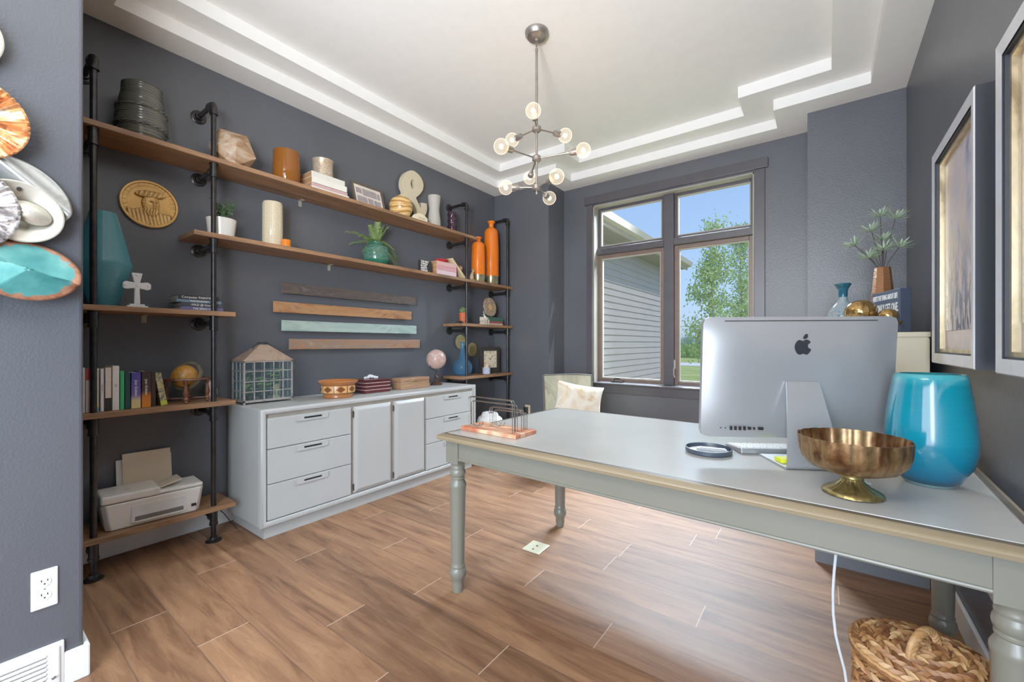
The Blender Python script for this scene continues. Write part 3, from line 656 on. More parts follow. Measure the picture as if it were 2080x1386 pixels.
# ------------------------------------------------------------------ small things
def single(g, name, mat, label, cat, loc, group=None, rz=0, **k):
    o = g.build(name, mat, None, **k); o.location = loc; o.rotation_euler = (0, 0, rz); return tag(o, label, cat, group)
def lobj(name, prof, mat, label, cat, loc, n=36, fn=None, group=None, **k):
    return single(G().lathe(prof, n, fn=fn), name, mat, label, cat, loc, group, **k)
def vessel(pts, t):
    """outer profile up, then back down inside"""
    inn = [(max(r-t, .0005), z) for r, z in pts[::-1]]; inn[-1] = (inn[-1][0], pts[0][1]+t)
    return [(.0001, pts[0][1])]+pts+inn+[(.0001, pts[0][1]+t)]
def book(label, y0, y1, z0, z1, cover, x=-3.05, depth=.17, M=None, group=None, title=None, tm=None, ts=.012, hard=True, pages=None, spine='flat'):
    """flat-lying or standing book whose spine looks into the room (+x)"""
    t = thing('book', label, 'book', (x, (y0+y1)/2, z0), 0, group)
    if M: t.matrix_world = M
    w, h = (y1-y0)/2, z1-z0; e = min(.0022, h*.12) if spine == 'flat' else .002
    g = G()
    if spine == 'flat':
        g.box(-depth, -w, 0, 0, w, e); g.box(-depth, -w, h-e, 0, w, h); g.box(-.004, -w, 0, 0, w, h)
        P = G().box(-depth+.004, -w+.003, e, -.004, w-.003, h-e)
    else:
        g.box(-depth, -w, 0, 0, -w+e, h); g.box(-depth, w-e, 0, 0, w, h); g.box(-.004, -w, 0, 0, w, h)
        P = G().box(-depth+.004, -w+e, .003, -.004, w-e, h-.004)
    g.build('cover', cover, t, 0, .0012); P.build('pages', pages or M_PAGES, t, 0)
    if title:
        if spine == 'flat': text(title, ts, tm or M_LETW, t, T(.0004, 0, h/2) @ FACE_X)
        else: text(title, ts, tm or M_LETW, t, T(.0004, 0, h*.56) @ FACE_XD)
    return t
def cov(c, rough=.45): return pm('book_cover', c, rough, var=.04)
S1, S2, S3, S4, S5, R3, R4 = (SH[k][0] for k in ('S1', 'S2', 'S3', 'S4', 'S5', 'R3', 'R4'))
# --- top shelf
m_coil = bands('grey_coiled_glaze', [(58, 58, 54), (128, 128, 118), (92, 92, 84)], 'Z', 26, .2, .8, .25)
pf = []; N = 84; kp = [(0, .088), (.1, .104), (.3, .1165), (.5, .112), (.7, .100), (.88, .091), (1, .090)]
def lerp(kp, t):
    for (a, b), (c, d) in zip(kp, kp[1:]):
        if t <= c: q = (t-a)/(c-a); q = q*q*(3-2*q); return b+(d-b)*q
    return kp[-1][1]
for k in range(N+1): pf.append((lerp(kp, k/N)+(.0016 if k % 4 < 2 else -.0016), .315*k/N))
cp = thing('coil_pot', 'dark grey glazed coiled pot, leftmost on the top shelf', 'pot', (-3.135, .679, S1))
G().lathe(vessel(pf, .009), 44, fn=lambda a, r, z: r*(1+.008*math.sin(3*a+9*z))).build('pot_body', m_coil, cp, 60)
for zb, rb in ((.175, .1125), (.075, .1155)):
    g = G()
    for q in (0, 1): g.tube([((rb+.004*math.cos(i*.9+q*math.pi))*math.cos(i*2*math.pi/70), (rb+.004*math.cos(i*.9+q*math.pi))*math.sin(i*2*math.pi/70), zb+.006*math.sin(i*.9+q*math.pi)) for i in range(70)], .0045, 6, closed=True)
    g.build('braid', m_coil, cp, 60)
# faceted wood ball
ico = [(0, 1, 1.618), (0, -1, 1.618), (0, 1, -1.618), (0, -1, -1.618), (1, 1.618, 0), (-1, 1.618, 0), (1, -1.618, 0), (-1, -1.618, 0), (1.618, 0, 1), (-1.618, 0, 1), (1.618, 0, -1), (-1.618, 0, -1)]
icf = [(0, 1, 8), (0, 8, 4), (0, 4, 5), (0, 5, 9), (0, 9, 1), (1, 6, 8), (8, 6, 10), (8, 10, 4), (4, 10, 2), (4, 2, 5), (5, 2, 11), (5, 11, 9), (9, 11, 7), (9, 7, 1), (1, 7, 6), (3, 6, 7), (3, 7, 11), (3, 11, 2), (3, 2, 10), (3, 10, 6)]
Mx = Matrix.Rotation(.35, 3, 'Z') @ Matrix.Rotation(1.206, 3, 'X')
vv = [Mx @ Vector(p)/1.902 for p in ico]; vv = [Vector((p.x*.146, p.y*.146, max(p.z*.146, -.116))) for p in vv]
m_fac = patch('whitewashed_wood', [(120, 84, 58), (168, 128, 92), (190, 166, 140), (206, 200, 192)], 7, .6, 0, (1, 1, 2), 1.2)
single(G().add(vv, icf), 'faceted_wood_ball', m_fac, 'large faceted whitewashed wooden ball behind the second pipe upright', 'ornament', (-3.135, 1.135, S1+.116), smooth=0, bevel=.002)
m_amb = glass('amber_glass', (214, 140, 60), .38, .06, (156, 92, 34))
lobj('glass_vase', [(.0001, 0), (.052, 0), (.072, .010), (.086, .045), (.089, .10), (.087, .17), (.085, .236)], m_amb, 'amber brown glass tumbler vase on the top shelf', 'vase', (-3.12, 1.478, S1))
wh = cov((222, 216, 206)); yy = 1.627; z = S1
m_opg = bands('tan_page_edges', [(150, 104, 62), (190, 142, 92)], 'Z', 300, .8)
for lab, th, c, L, x in (('white book, lowest in the stack of white books on the top shelf', .030, wh, .305, -3.048), ('pink and white book, second from the bottom of the white stack', .024, cov((196, 158, 156)), .292, -3.05), ('thick white book, third from the bottom of the white stack', .045, cov((226, 222, 210)), .286, -3.046), ('white book under the gold patterned candle cup, top of its stack', .040, cov((216, 212, 202)), .270, -3.05)):
    b = book(lab, yy, yy+L, z, z+th, c, x, .19, group='white books stacked on the top shelf', pages=m_opg); z += th+.0004
lobj('candle_cup', vessel([(.062, 0), (.074, .004), (.075, .02), (.073, .07), (.075, .125), (.079, .133), (.079, .138)], .004), patch('gold_lattice_pattern', [(96, 70, 36), (214, 206, 190), (168, 122, 62), (226, 220, 206)], 42, .3, .45, (1, 1, 1), 3), 'gold and white patterned candle cup on the stack of white books', 'candle holder', (-3.14, 1.765, z))
# collage frame
fr = thing('photo_frame', 'brown wooden frame with a photo collage, leaning on the top shelf', 'picture frame', (-3.085, 2.165, S1+.0055)); fr.rotation_euler = (0, R(-17), R(2))
M_FRM = wood('dark_brown_frame', (66, 54, 46), (98, 82, 70), 'Y', 14)
g = G(); W, Hh, f = .155, .215, .019
g.box(-.014, -W, 0, 0, W, f); g.box(-.014, -W, Hh-f, 0, W, Hh); g.box(-.014, -W, f, 0, -W+f, Hh-f); g.box(-.014, W-f, f, 0, W, Hh-f); g.build('frame', M_FRM, fr, 0, .002)
G().box(-.012, -W+f, f, -.006, W-f, Hh-f).build('mat_board', pm('cream_mat', (212, 200, 184), .7), fr, 0)
m_ph = patch('tiny_photos', [(60, 58, 70), (176, 150, 136), (96, 110, 132), (214, 204, 198)], 55, .4)
for (a, b, c, d) in ((-.118, .118, -.062, .168), (-.054, .108, .086, .172), (.092, .108, .122, .165), (-.118, .038, -.02, .092), (-.012, .034, .04, .092), (.048, .032, .118, .088)):
    G().box(-.0065, a, b, -.0052, c, d).build('photo', m_ph, fr, 0)
g = G(); g.add([(-.014, -.02, .14), (-.014, .02, .14), (-.068, .02, .021), (-.068, -.02, .021)], [(0, 1, 2, 3)]); g.build('easel_back', M_FRM, fr, 0, solid=.003)
# ampersand
def bez_loop(pts): return pts
aL = [(2.716, 2.90), (2.775, 2.893), (2.825, 2.862), (2.852, 2.815), (2.848, 2.760), (2.815, 2.705), (2.757, 2.648, 1), (2.818, 2.555, 1), (2.826, 2.618, 1), (2.898, 2.628, 1), (2.900, 2.565), (2.886, 2.520), (2.862, 2.484, 1), (2.935, 2.366, 1), (2.845, 2.366, 1), (2.812, 2.412, 1), (2.770, 2.382), (2.70, 2.366), (2.615, 2.368), (2.545, 2.395), (2.500, 2.450), (2.494, 2.515), (2.520, 2.572), (2.566, 2.622), (2.612, 2.660), (2.593, 2.705), (2.590, 2.755), (2.606, 2.810), (2.645, 2.863)]
aH = [(2.72, 2.812), (2.744, 2.800), (2.749, 2.770), (2.735, 2.745), (2.712, 2.721), (2.698, 2.748), (2.694, 2.780), (2.702, 2.803)]
aH2 = [(2.655, 2.610), (2.770, 2.462), (2.725, 2.446), (2.665, 2.444), (2.615, 2.462), (2.594, 2.505), (2.605, 2.555)]
amp = shape([([(y-2.7, zz-S1, *k) for y, zz, *k in q], True) for q in (aL, aH, aH2)], .026, 'ampersand_sign', pm('matte_cream_sign', (206, 192, 160), .6, var=.03), None, T(-3.235, 2.7, S1+.0015) @ FACE_X)
tag(amp, 'large cream ampersand standing against the wall on the top shelf', 'sign')
m_zeb = bands('banded_turned_wood', [(150, 96, 44), (222, 176, 106), (200, 148, 80), (232, 196, 130)], 'Z', 7.5, .22, 6)
rb = thing('wooden_box', 'round banded turned wooden box with domed lid', 'box', (-3.10, 2.488, S1))
sp = lambda a: (.104*math.sin(a), .098-.104*math.cos(a))
G().lathe([(.0001, 0), (.07, .002)]+[(q[0], max(.002, q[1])) for q in (sp(.9+k*.1) for k in range(8))]+[(.1, .104), (.0001, .104)], 40).build('box_base', m_zeb, rb, 40)
G().lathe([(.0001, .106), (.103, .106), (.1045, .110)]+[(.104*math.cos(k*.15), .112+.088*math.sin(k*.15)) for k in range(1, 10)]+[(.012, .1995), (.0001, .200)], 40).build('lid', m_zeb, rb, 40)
arch = thing('desk_plaque', 'small cream arched block with lettering on the top shelf edge', 'plaque', (-3.03, 2.655, S1))
G().prism([(-.085, 0), (.085, 0), (.085, .040), (.05, .060), (.01, .070), (-.03, .066), (-.07, .046), (-.085, .026)], -.02, .008, M=FACE_X).build('plaque_body', pm('cream_stone', (226, 214, 180), .6, var=.04), arch, 0, .003)
text('CRUISE', .026, pm('grey_lettering', (150, 138, 112), .7), arch, T(.0086, .012, .026) @ FACE_X)
m_gst = bands('grey_striated_ceramic', [(150, 144, 134), (190, 186, 178), (168, 162, 152)], 'Z', 18, .6, 8)
lobj('ceramic_vase', vessel([(.060, 0), (.066, .02), (.064, .08), (.051, .18), (.050, .21), (.060, .29), (.064, .332)], .006), m_gst, 'tall grey waisted ceramic vase at the right of the ampersand', 'vase', (-3.14, 2.935, S1))
random.seed(5); ph = [random.uniform(0, 6.28) for _ in range(40)]
pfv = [(.046+.004*math.sin(k*.9), k*.228/26) for k in range(27)]
lobj('textured_vase', vessel(pfv, .006), pm('dark_plum_glaze', (50, 30, 44), .12, var=.4, vs=20), 'small dark plum vase with knobbly glazed texture', 'vase', (-3.13, 3.178, S1), 40, lambda a, r, z: r*(1+.07*math.sin(9*a+ph[int(z*170) % 40])*math.sin(z*170)))
# --- second shelf
def sprigs(g, base, n, h, spread, leaf, seed, down=0):
    random.seed(seed); st = G()
    for i in range(n):
        a = random.uniform(0, 6.28); L = h*random.uniform(.55, 1); s_ = spread*random.uniform(.3, 1)
        pts = [Vector(base)+Vector((math.cos(a)*s_*t, math.sin(a)*s_*t, L*(t-down*t*t))) for t in (0, .35, .7, 1)]
        st.tube(pts, .0014, 5)
        for k in range(1, 14):
            t = k/13; j = min(2, int(t*3)); p = pts[j].lerp(pts[j+1], t*3-j)
            for sgn in (-1, 1):
                d = Vector((random.gauss(0, 1), random.gauss(0, 1), random.gauss(.5, .8))).normalized()*leaf; e = d.cross(Vector((random.random(), random.random(), random.random()))).normalized()*leaf*.42
                g.quad(p, p+d*.5+e, p+d, p+d*.5-e)
    return st
wp = thing('potted_plant', 'small leafy green plant in a round white pot', 'plant', (-3.12, 1.069, S2))
G().lathe(vessel([(.066, 0), (.070, .004), (.076, .06), (.082, .112), (.083, .120)], .006), 36).build('pot', pm('glossy_white_pot', (226, 222, 214), .15, var=.02), wp)
G().lathe([(.0001, .104), (.073, .104)], 24).build('soil', M_SOIL, wp)
gl = G(); st = sprigs(gl, (0, .01, .10), 15, .15, .085, .017, 3); gl.build('leaves', pm('boxwood_green', (66, 100, 62), .4, var=.45, vs=40), wp, 0); st.build('stem', pm('stem_green', (74, 84, 50), .6), wp)
def dots_mat():
    m, n, l, b = nt('cream_speckled_glaze'); setc(b, Roughness=.12)
    v = n.new('ShaderNodeTexVoronoi'); v.inputs['Scale'].default_value = 110; v.inputs['Randomness'].default_value = .25; l.new(coords(n, l), v.inputs['Vector'])
    l.new(ramp(n, l, v.outputs['Distance'], [(.18, s2l((146, 110, 60))), (.34, s2l((214, 200, 168)))]), b.inputs['Base Color']); return m
lobj('cylinder_vase', vessel([(.060, 0), (.064, .004), (.065, .02), (.065, .30), (.061, .308), (.060, .314)], .005), dots_mat(), 'tall cream cylinder vase with fine speckled dots', 'vase', (-3.125, 1.385, S2))
lobj('votive_cup', vessel([(.028, 0), (.031, .003), (.031, .05)], .003), pm('orange_glaze', (222, 116, 28), .15, var=.1), 'tiny orange votive cup beside the speckled vase', 'candle holder', (-3.04, 1.437, S2))
fp = thing('potted_fern', 'feathery fern in a green brick-patterned ceramic pot', 'plant', (-3.14, 2.256, S2))
def brick_glaze():
    m, n, l, b = nt('green_crackle_glaze'); setc(b, Roughness=.1)
    t = n.new('ShaderNodeTexCoord'); s = n.new('ShaderNodeSeparateXYZ'); l.new(t.outputs['Object'], s.inputs[0])
    at = n.new('ShaderNodeMath'); at.operation = 'ARCTAN2'; l.new(s.outputs[1], at.inputs[0]); l.new(s.outputs[0], at.inputs[1])
    cb_ = n.new('ShaderNodeCombineXYZ'); l.new(at.outputs[0], cb_.inputs[0]); ml = n.new('ShaderNodeMath'); ml.operation = 'MULTIPLY'; ml.inputs[1].default_value = 9; l.new(s.outputs[2], ml.inputs[0]); l.new(ml.outputs[0], cb_.inputs[1])
    br = n.new('ShaderNodeTexBrick'); br.inputs['Scale'].default_value = 3.2; br.inputs['Mortar Size'].default_value = .035; l.new(cb_.outputs[0], br.inputs['Vector'])
    br.inputs['Color1'].default_value = s2l((50, 96, 78)); br.inputs['Color2'].default_value = s2l((92, 132, 114)); br.inputs['Mortar'].default_value = s2l((22, 56, 46))
    l.new(br.outputs['Color'], b.inputs['Base Color']); bump(n, l, b, br.outputs['Fac'], -.5, .004); return m
m_grn = brick_glaze(); m_grp = pm('green_glaze', (34, 92, 72), .1, var=.1)
G().lathe([(.0001, 0), (.075, 0), (.082, .006), (.106, .022), (.113, .046)], 40, cap=False).build('pot_foot', m_grp, fp, 50)
G().lathe(vessel([(.1135, .046), (.116, .07), (.116, .125), (.107, .158), (.088, .174), (.070, .180)], .006)[1:-1], 40).build('pot_body', m_grn, fp, 50)
G().lathe([(.070, .176), (.066, .186), (.067, .204), (.061, .204), (.060, .18), (.0001, .18)], 36, cap=False).build('pot_neck', m_grp, fp, 50)
def fern(par, fr, seed):
    random.seed(seed); g = G(); st = G()
    for (a, up_, out, dr) in fr:
        P = [Vector((math.cos(a)*out*t, math.sin(a)*out*t, .185+up_*t-dr*t*t)) for t in [k/10 for k in range(11)]]
        st.tube(P, lambda q: .0017*(1-q)+.0006, 5)
        for k in range(1, 31):
            t = k/30*.999; j = int(t*10); p = P[j].lerp(P[j+1], t*10-j); d = (P[j+1]-P[j]).normalized(); sd_ = d.cross(Vector((0, 0, 1))).normalized()
            for sg in (-1, 1):
                L = .034*(1-abs(t-.45)*1.1)+.008; tip = p+sd_*sg*L+d*L*.5+Vector((0, 0, random.uniform(-.012, .008))); w = d*.0018+Vector((0, 0, .0008))
                g.quad(p-w, p+w, tip+w*.6, tip-w*.3)
                q = p.lerp(tip, .55); g.quad(q-w, q+d*.012, q+d*.013+w, q+w); g.quad(q-w, q-d*.008+Vector((0, 0, .003)), q-d*.007+w, q+w)
    g.build('fronds', pm('fern_green', (112, 138, 70), .5, var=.35, vs=14), par, 0); st.build('stem', M_LEAF, par)
random.seed(31)
fern(fp, [(a+random.uniform(-.2, .2), u, o, d) for a, u, o, d in ((-1.57, .17, .26, .10), (-1.3, .12, .18, .08), (-1.9, .08, .22, .10), (-1.6, .04, .14, .12), (-.9, .10, .16, .1), (-.5, .05, .13, .14), (-.1, .09, .13, .10), (.3, .05, .14, .17), (.7, .08, .15, .12), (1.1, .04, .16, .2), (1.35, .10, .19, .18), (1.57, .06, .21, .22), (1.8, .06, .15, .15), (2.6, .07, .1, .05), (-2.6, .1, .1, .04), (1.2, .19, .06, .02), (1.5, .21, .10, .04), (.9, .18, .05, .03), (1.9, .22, .04, .02), (-.4, .2, .05, .02), (-1.2, .18, .08, .03))], 9)
ts = thing('block_sign', 'black wooden block sign with white capital lettering on the second shelf', 'sign', (-3.03, 2.728, S2))
G().box(-.035, -.068, 0, 0, .068, .108).build('block', pm('black_sign_wood', (34, 33, 34), .6), ts, 0, .001)
for i, s_ in enumerate(('THE BEST', 'THINGS', 'IN LIFE', "AREN'T", 'THINGS')): text(s_, .0215, M_LETW, ts, T(.0005, -.066, .096-i*.0205) @ FACE_X, ax='LEFT', sx=1.1, bold=.0006)
z = S2
for lab, c, th in (('pink and white paperback, lowest of the three under the red dish', (226, 196, 204), .046), ('rose pink book, middle of the three under the red dish', (216, 152, 160), .042), ('rose and cream book with the red dish on it', (220, 170, 166), .042)):
    book(lab, 2.858, 3.13, z, z+th, cov(c), -3.02, .17, group='pink books on the second shelf', pages=m_opg); z += th+.0004
lobj('shallow_dish', vessel([(.03, 0), (.05, .004), (.068, .018), (.074, .030)], .004), pm('red_glaze', (176, 36, 40), .15, var=.1), 'shallow red dish on the stack of pink books', 'dish', (-3.09, 2.985, z))
Ml = T(-3.05, 3.285, S2+.006) @ Matrix.Rotation(R(-42), 4, 'X')
lb = book('cream paperback leaning against the pile of pink books', 0, .26, 0, .022, cov((226, 206, 160)), -3.03, .17, Ml @ T(0, -.132, .0))
# two small figurines
fg = thing('figurine', 'small wooden child figurine behind the pipe on the second shelf', 'figurine', (-3.165, 3.335, S2))
m_fw = pm('carved_pale_wood', (168, 142, 112), .6, var=.15)
G().lathe([(.0001, 0), (.026, 0), (.029, .01), (.024, .05), (.017, .085), (.020, .10), (.010, .116)], 18, fn=lambda a, r, z: r*(1+.08*math.cos(2*a))).build('body', m_fw, fg)
h = G().ball((0, 0, .135), .027, (1, 1, 1.05), 18, 12); h.ball((.026, .002, .132), .005, n=8, m=6); h.build('head', pm('carved_face', (196, 156, 124), .6), fg)
G().ball((-.004, 0, .141), .028, (1, 1.05, .95), 18, 12).build('hair', pm('carved_hair', (146, 112, 62), .7, var=.2), fg)
an = thing('figurine', 'small pale animal figurine with raised head beside the orange bottles', 'figurine', (-3.03, 3.372, S2))
g = G(); g.ball((0, 0, .032), .026, (.9, .9, 1.25), 14, 10); g.tube([(0, 0, .05), (.004, .006, .075), (.006, .014, .092)], lambda q: .013*(1-q)+.007, 10); g.ball((.008, .018, .098), .013, (1, 1.25, .9), 12, 8); g.ball((0, .03, .008), .014, (1, 1.4, .55), 10, 6)
for s_ in (-1, 1): g.tube([(.006+s_*.006, .012, .105), (.004+s_*.010, .006, .125)], lambda q: .004*(1-q)+.0015, 6)
g.build('animal_body', m_fw, an)
def bottle(name, label, x, y, h, r, band):
    t = thing(name, label, 'bottle', (x, y, S2), 0, 'orange bottle vases')
    m_o = pm('orange_bottle_glaze', (228, 106, 18), .12, var=.05, vs=14)
    G().lathe([(.0001, 0), (r*.93, 0), (r*.96, .004), (r*.98, band)], 36, cap=False).build('base_band', patch('silver_gilt_band', [(120, 128, 130), (176, 160, 110), (150, 156, 160)], 6, .22, .7), t, 50)
    pr = [(r*.985, band), (r, band+.02), (r, h*.55), (r*.93, h*.78)]+[(r*.30+r*.63*math.cos(k*math.pi/12), h*.80+h*.095*math.sin(k*math.pi/12)) for k in range(6)]+[(r*.33, h*.90), (r*.33, h*.955), (r*.50, h*.975), (r*.52, h*.99), (r*.44, h), (r*.3, h*.97), (r*.28, h*.9)]
    G().lathe(pr, 36, cap=False).build('bottle_body', m_o, t, 60)
bottle('orange_bottle', 'shorter glossy orange bottle vase with silver base band', -3.095, 3.553, .508, .077, .085)
bottle('orange_bottle', 'taller glossy orange bottle vase with silver base band', -3.15, 3.85, .765, .088, .11)
# --- left shelves
m_teal = glass('teal_hammered_glass', (120, 184, 196), .55, .08, (112, 190, 206))
lobj('faceted_glass_vase', [(.0001, 0), (.050, 0), (.056, .006), (.119, .225), (.121, .235), (.116, .25), (.058, .505), (.054, .515)], m_teal, 'large teal glass vase with angular waist behind the left pipe', 'vase', (-3.16, .522, S3), 40)
cx = thing('crystal_cross', 'clear crystal cross on a stepped base', 'cross', (-3.06, .640, S3))
m_cry = glass('clear_crystal', (250, 252, 255), .28, .05, (250, 252, 255), .8)
G().box(-.02, -.045, 0, .02, .045, .009).box(-.015, -.032, .009, .015, .032, .018).build('base', m_cry, cx, 0, .002)
g = G(); arm = [(-.014, .018), (.014, .018), (.011, .105), (.046, .098), (.060, .106), (.060, .134), (.046, .142), (.012, .136), (.020, .172), (.024, .190), (-.024, .190), (-.020, .172), (-.012, .136), (-.046, .142), (-.060, .134), (-.060, .106), (-.046, .098), (-.011, .105)]
g.prism(arm, -.010, .010, M=FACE_X); g.build('cross_body', m_cry, cx, 0, .004)
g = G()
for yy_, zz_ in ((0, .12), (-.05, .12), (.05, .12), (0, .178)): g.ball((.009, yy_, zz_), .008, (.6, 1, 1), 10, 6)
g.build('cut_facets', m_cry, cx, 0)
z = S3
for lab, th, c, a, b, x, ti, tc in (('purple and white book, lowest in the stack under the second upright', .022, (92, 84, 128), .835, 1.055, -3.05, 'THE BIRDS OF', M_LETW), ('dark grey book titled Wild Outside, second from the bottom of its stack', .023, (56, 60, 66), .84, 1.055, -3.051, 'WILD @ Outside', M_LETW), ('pale blue grey slim book, third from the bottom of its stack', .018, (96, 118, 136), .815, 1.045, -3.05, 'PHOTOGRAPHY', M_LETW), ('black book, topmost in the stack beside the second upright', .026, (34, 36, 40), .825, 1.035, -3.053, 'Computer PAINTINGS', M_LETW)):
    book(lab, a, b, z, z+th, cov(c), x, .165, group='books stacked on the third shelf', title=ti, tm=tc, ts=th*.72, pages=bands('grey_page_edges', [(160, 160, 158), (196, 196, 192)], 'Z', 300, .8)); z += th+.0004
# row of standing books
sky_g = grad('purple_gold_spine', [(0, (226, 204, 120)), (.22, (214, 190, 140)), (.36, (96, 84, 160)), (1, (58, 56, 140))], 2, 0, .2)
dusk = grad('brown_orange_spine', [(0, (226, 132, 30)), (.3, (190, 104, 34)), (.45, (52, 34, 28)), (1, (42, 30, 26))], 2, 0, .2)
row = [('white book at the left end of the row, partly behind the first upright', .424, .022, .232, (226, 224, 222), '', None, 1),
       ('white book with a red top, second in the standing row', .447, .020, .226, (222, 206, 200), '', None, 1.5),
       ('cream book with a yellow and blue foot, just right of the first upright', .476, .019, .226, (226, 218, 190), 'STORIES CLASSIC', M_LETB, 3),
       ('slim white book with a violet title', .4985, .013, .224, (220, 218, 224), 'THE ART OF', M_LETB, 3),
       ('white book with a black foot, sixth from the row left end', .522, .024, .228, (222, 212, 200), '', None, 1),
       ('tall white book with dark red title reading Sid', .5515, .027, .236, (232, 228, 222), 'Sid', pm('dark_red_lettering', (130, 30, 40), .6), .0),
       ('bright green book in the standing row', .577, .017, .208, (52, 176, 104), '', None, 0),
       ('dark teal book between the green one and the violet one', .599, .022, .198, (22, 58, 66), 'MYSTERY', M_LETB, 0),
       ('violet book with a golden foot and white author name', .634, .040, .197, None, 'Jean Graham', M_LETW, 0),
       ('dark brown book with an orange foot and white author name', .678, .040, .201, None, 'Jean Graham', M_LETW, 0),
       ('dark maroon book beside the leaning grey one', .7085, .020, .192, (48, 26, 24), '', None, 0)]
for lab, yc_, w, hh, c, ti, tm_, tilt in row:
    cm = cov(c) if c else (sky_g if 'violet book' in lab else dusk)
    b = book(lab, yc_-w/2, yc_+w/2, S4, S4+hh, cm, -3.045, .16, spine='up', group='books standing on the fourth shelf', title=ti or None, tm=tm_, ts=min(.017, w*.5))
    if 'red top' in lab: G().box(-.001, -w/2, hh*.74, .0006, w/2, hh).build('red_label', pm('red_label', (190, 70, 72), .5), b, 0)
    if 'yellow and blue' in lab: G().box(-.001, -w/2, 0, .0006, w/2, hh*.10).build('blue_label', pm('blue_label', (116, 158, 190), .5), b, 0); G().box(-.001, -w/2, hh*.10, .0006, w/2, hh*.16).build('yellow_label', pm('yellow_label', (226, 190, 70), .5), b, 0)
    if 'black foot' in lab: G().box(-.001, -w/2, 0, .0006, w/2, hh*.30).build('black_label', M_LETB, b, 0)
Mg = T(-3.05, .774, S4+.005) @ Matrix.Rotation(R(9), 4, 'X')
gb = book('grey paperback leaning at the right end of the row, speckled spine', -.015, .015, 0, .186, patch('speckled_spine', [(60, 64, 70), (110, 112, 112), (200, 190, 120), (70, 60, 90)], 30, .5), -3.05, .15, Mg @ T(0, -.015, 0), spine='up')
G().box(-.001, -.015, 0, .0008, .015, .026).build('yellow_label', pm('lime_label', (206, 210, 70), .5), gb, 0)
# desk globe in a four-post stand
gs = thing('desk_globe', 'antique brown globe in a turned wooden four-leg stand', 'globe', (-3.12, .887, S4))
m_cherry = wood('turned_cherry_wood', (84, 42, 26), (136, 80, 52), 'Z', 12, .3)
m_map = patch('antique_map', [(74, 62, 40), (176, 118, 48), (196, 138, 60), (120, 92, 50), (90, 104, 84)], 14, .35)
g = G(); g.lathe([(.088, .138), (.118, .138), (.118, .147), (.088, .147), (.088, .138)], 8, cap=False); g.build('horizon_ring', m_cherry, gs, 20, .002)
for a in (R(-20), R(70), R(160), R(250)):
    g = G(); g.lathe([(.006, 0), (.010, .006), (.008, .016), (.013, .022), (.013, .030), (.009, .036), (.012, .05), (.014, .066), (.008, .092), (.006, .112), (.011, .120), (.011, .138)], 14)
    g.build('leg', m_cherry, gs, M=T(.100*math.cos(a), .100*math.sin(a), 0))
g = G()
for a in (R(-20), R(70)): g.box(-.10, -.006, .022, .10, .006, .029, M=RZ(a))
g.ball((0, 0, .036), .016, (1, 1, .8), 12, 8); g.build('stretcher', m_cherry, gs, 30)
tlt = T(0, -.012, .158) @ Matrix.Rotation(R(24), 4, 'X')
gl_ = G().ball((0, 0, 0), .068, n=32, m=20).build('globe_ball', m_map, gs, 80, M=tlt)
g = G(); g.lathe([(.076, -.005), (.092, -.005), (.092, .005), (.076, .005), (.076, -.005)], 40, cap=False); g.build('meridian_ring', patch('aged_ring', [(110, 100, 74), (176, 166, 140)], 8, .35, .5), gs, 40, M=T(0, -.002, .160) @ Matrix.Rotation(R(35), 4, 'Z') @ Matrix.Rotation(R(68), 4, 'X'))
lobj('ribbed_jar', [(.0001, 0), (.024, 0), (.028, .006), (.028, .03), (.025, .034), (.028, .04), (.028, .07), (.025, .074), (.028, .08), (.028, .104), (.024, .112), (.0001, .112)], pm('cream_ribbed_jar', (206, 196, 178), .5, var=.06), 'pale ribbed jar standing behind the desk globe', 'jar', (-3.235, 1.045, S4), 20)
# printer
M_PR = pm('printer_shell', (222, 218, 210), .38, var=.015)
pr = thing('printer', 'white inkjet printer on the lowest shelf with paper standing in its tray', 'printer', (-3.03, .715, S5+.0005), R(-3.5)); pr.scale = (1, 1.05, 1.13)   # local x = depth towards the room, y = width
g = G(); A = [(-.19, -.195), (-.02, -.195), (.0, -.175), (.0, .175), (-.02, .195), (-.19, .195)]; B = [(-.20, -.215), (-.015, -.215), (.010, -.195), (.010, .200), (-.015, .215), (-.20, .215)]
k = 6; g.add([(x, y, 0) for x, y in A]+[(x, y, .125) for x, y in B], [tuple(range(k))[::-1], tuple(range(k, 2*k))]+[(i, (i+1) % k, k+(i+1) % k, k+i) for i in range(k)])
g.build('body', M_PR, pr, 30, .006, 3)
def slab(x0, y0, x1, y1, z0, z1, nm, b=.012, m=M_PR): return G().box(x0, y0, z0, x1, y1, z1).build(nm, m, pr, 30, b, 3)
slab(-.20, -.215, .010, .02, .128, .168, 'scanner_lid'); slab(-.195, .0, .0, .212, .128, .146, 'flatbed_lid', .008)
g = G(); g.add([(-.15, .01, .150), (-.03, .01, .150), (-.03, .12, .178), (-.15, .12, .178)], [(0, 1, 2, 3)]); g.build('document_tray', pm('tray_cream', (206, 194, 172), .5), pr, 0, solid=.006)
g = G(); g.box(.002, -.10, .018, .0085, .135, .098); g.build('front_panel', pm('panel_grey_white', (206, 206, 204), .4), pr, 0, .003)
G().box(.004, -.085, .016, .0105, .12, .046).build('output_slot', pm('slot_grey', (96, 96, 92), .5), pr, 0, .003)
G().box(-.02, -.085, .016, .0125, .12, .024).build('output_tray', M_PR, pr, 0, .002)
G().box(.004, .155, .030, .0105, .178, .044).build('button', M_BLACK, pr, 0, .001)
text('hp', .022, pm('grey_mark', (120, 116, 110), .5), pr, T(-.075, -.105, .1682) @ RZ(R(90)), name='logo')
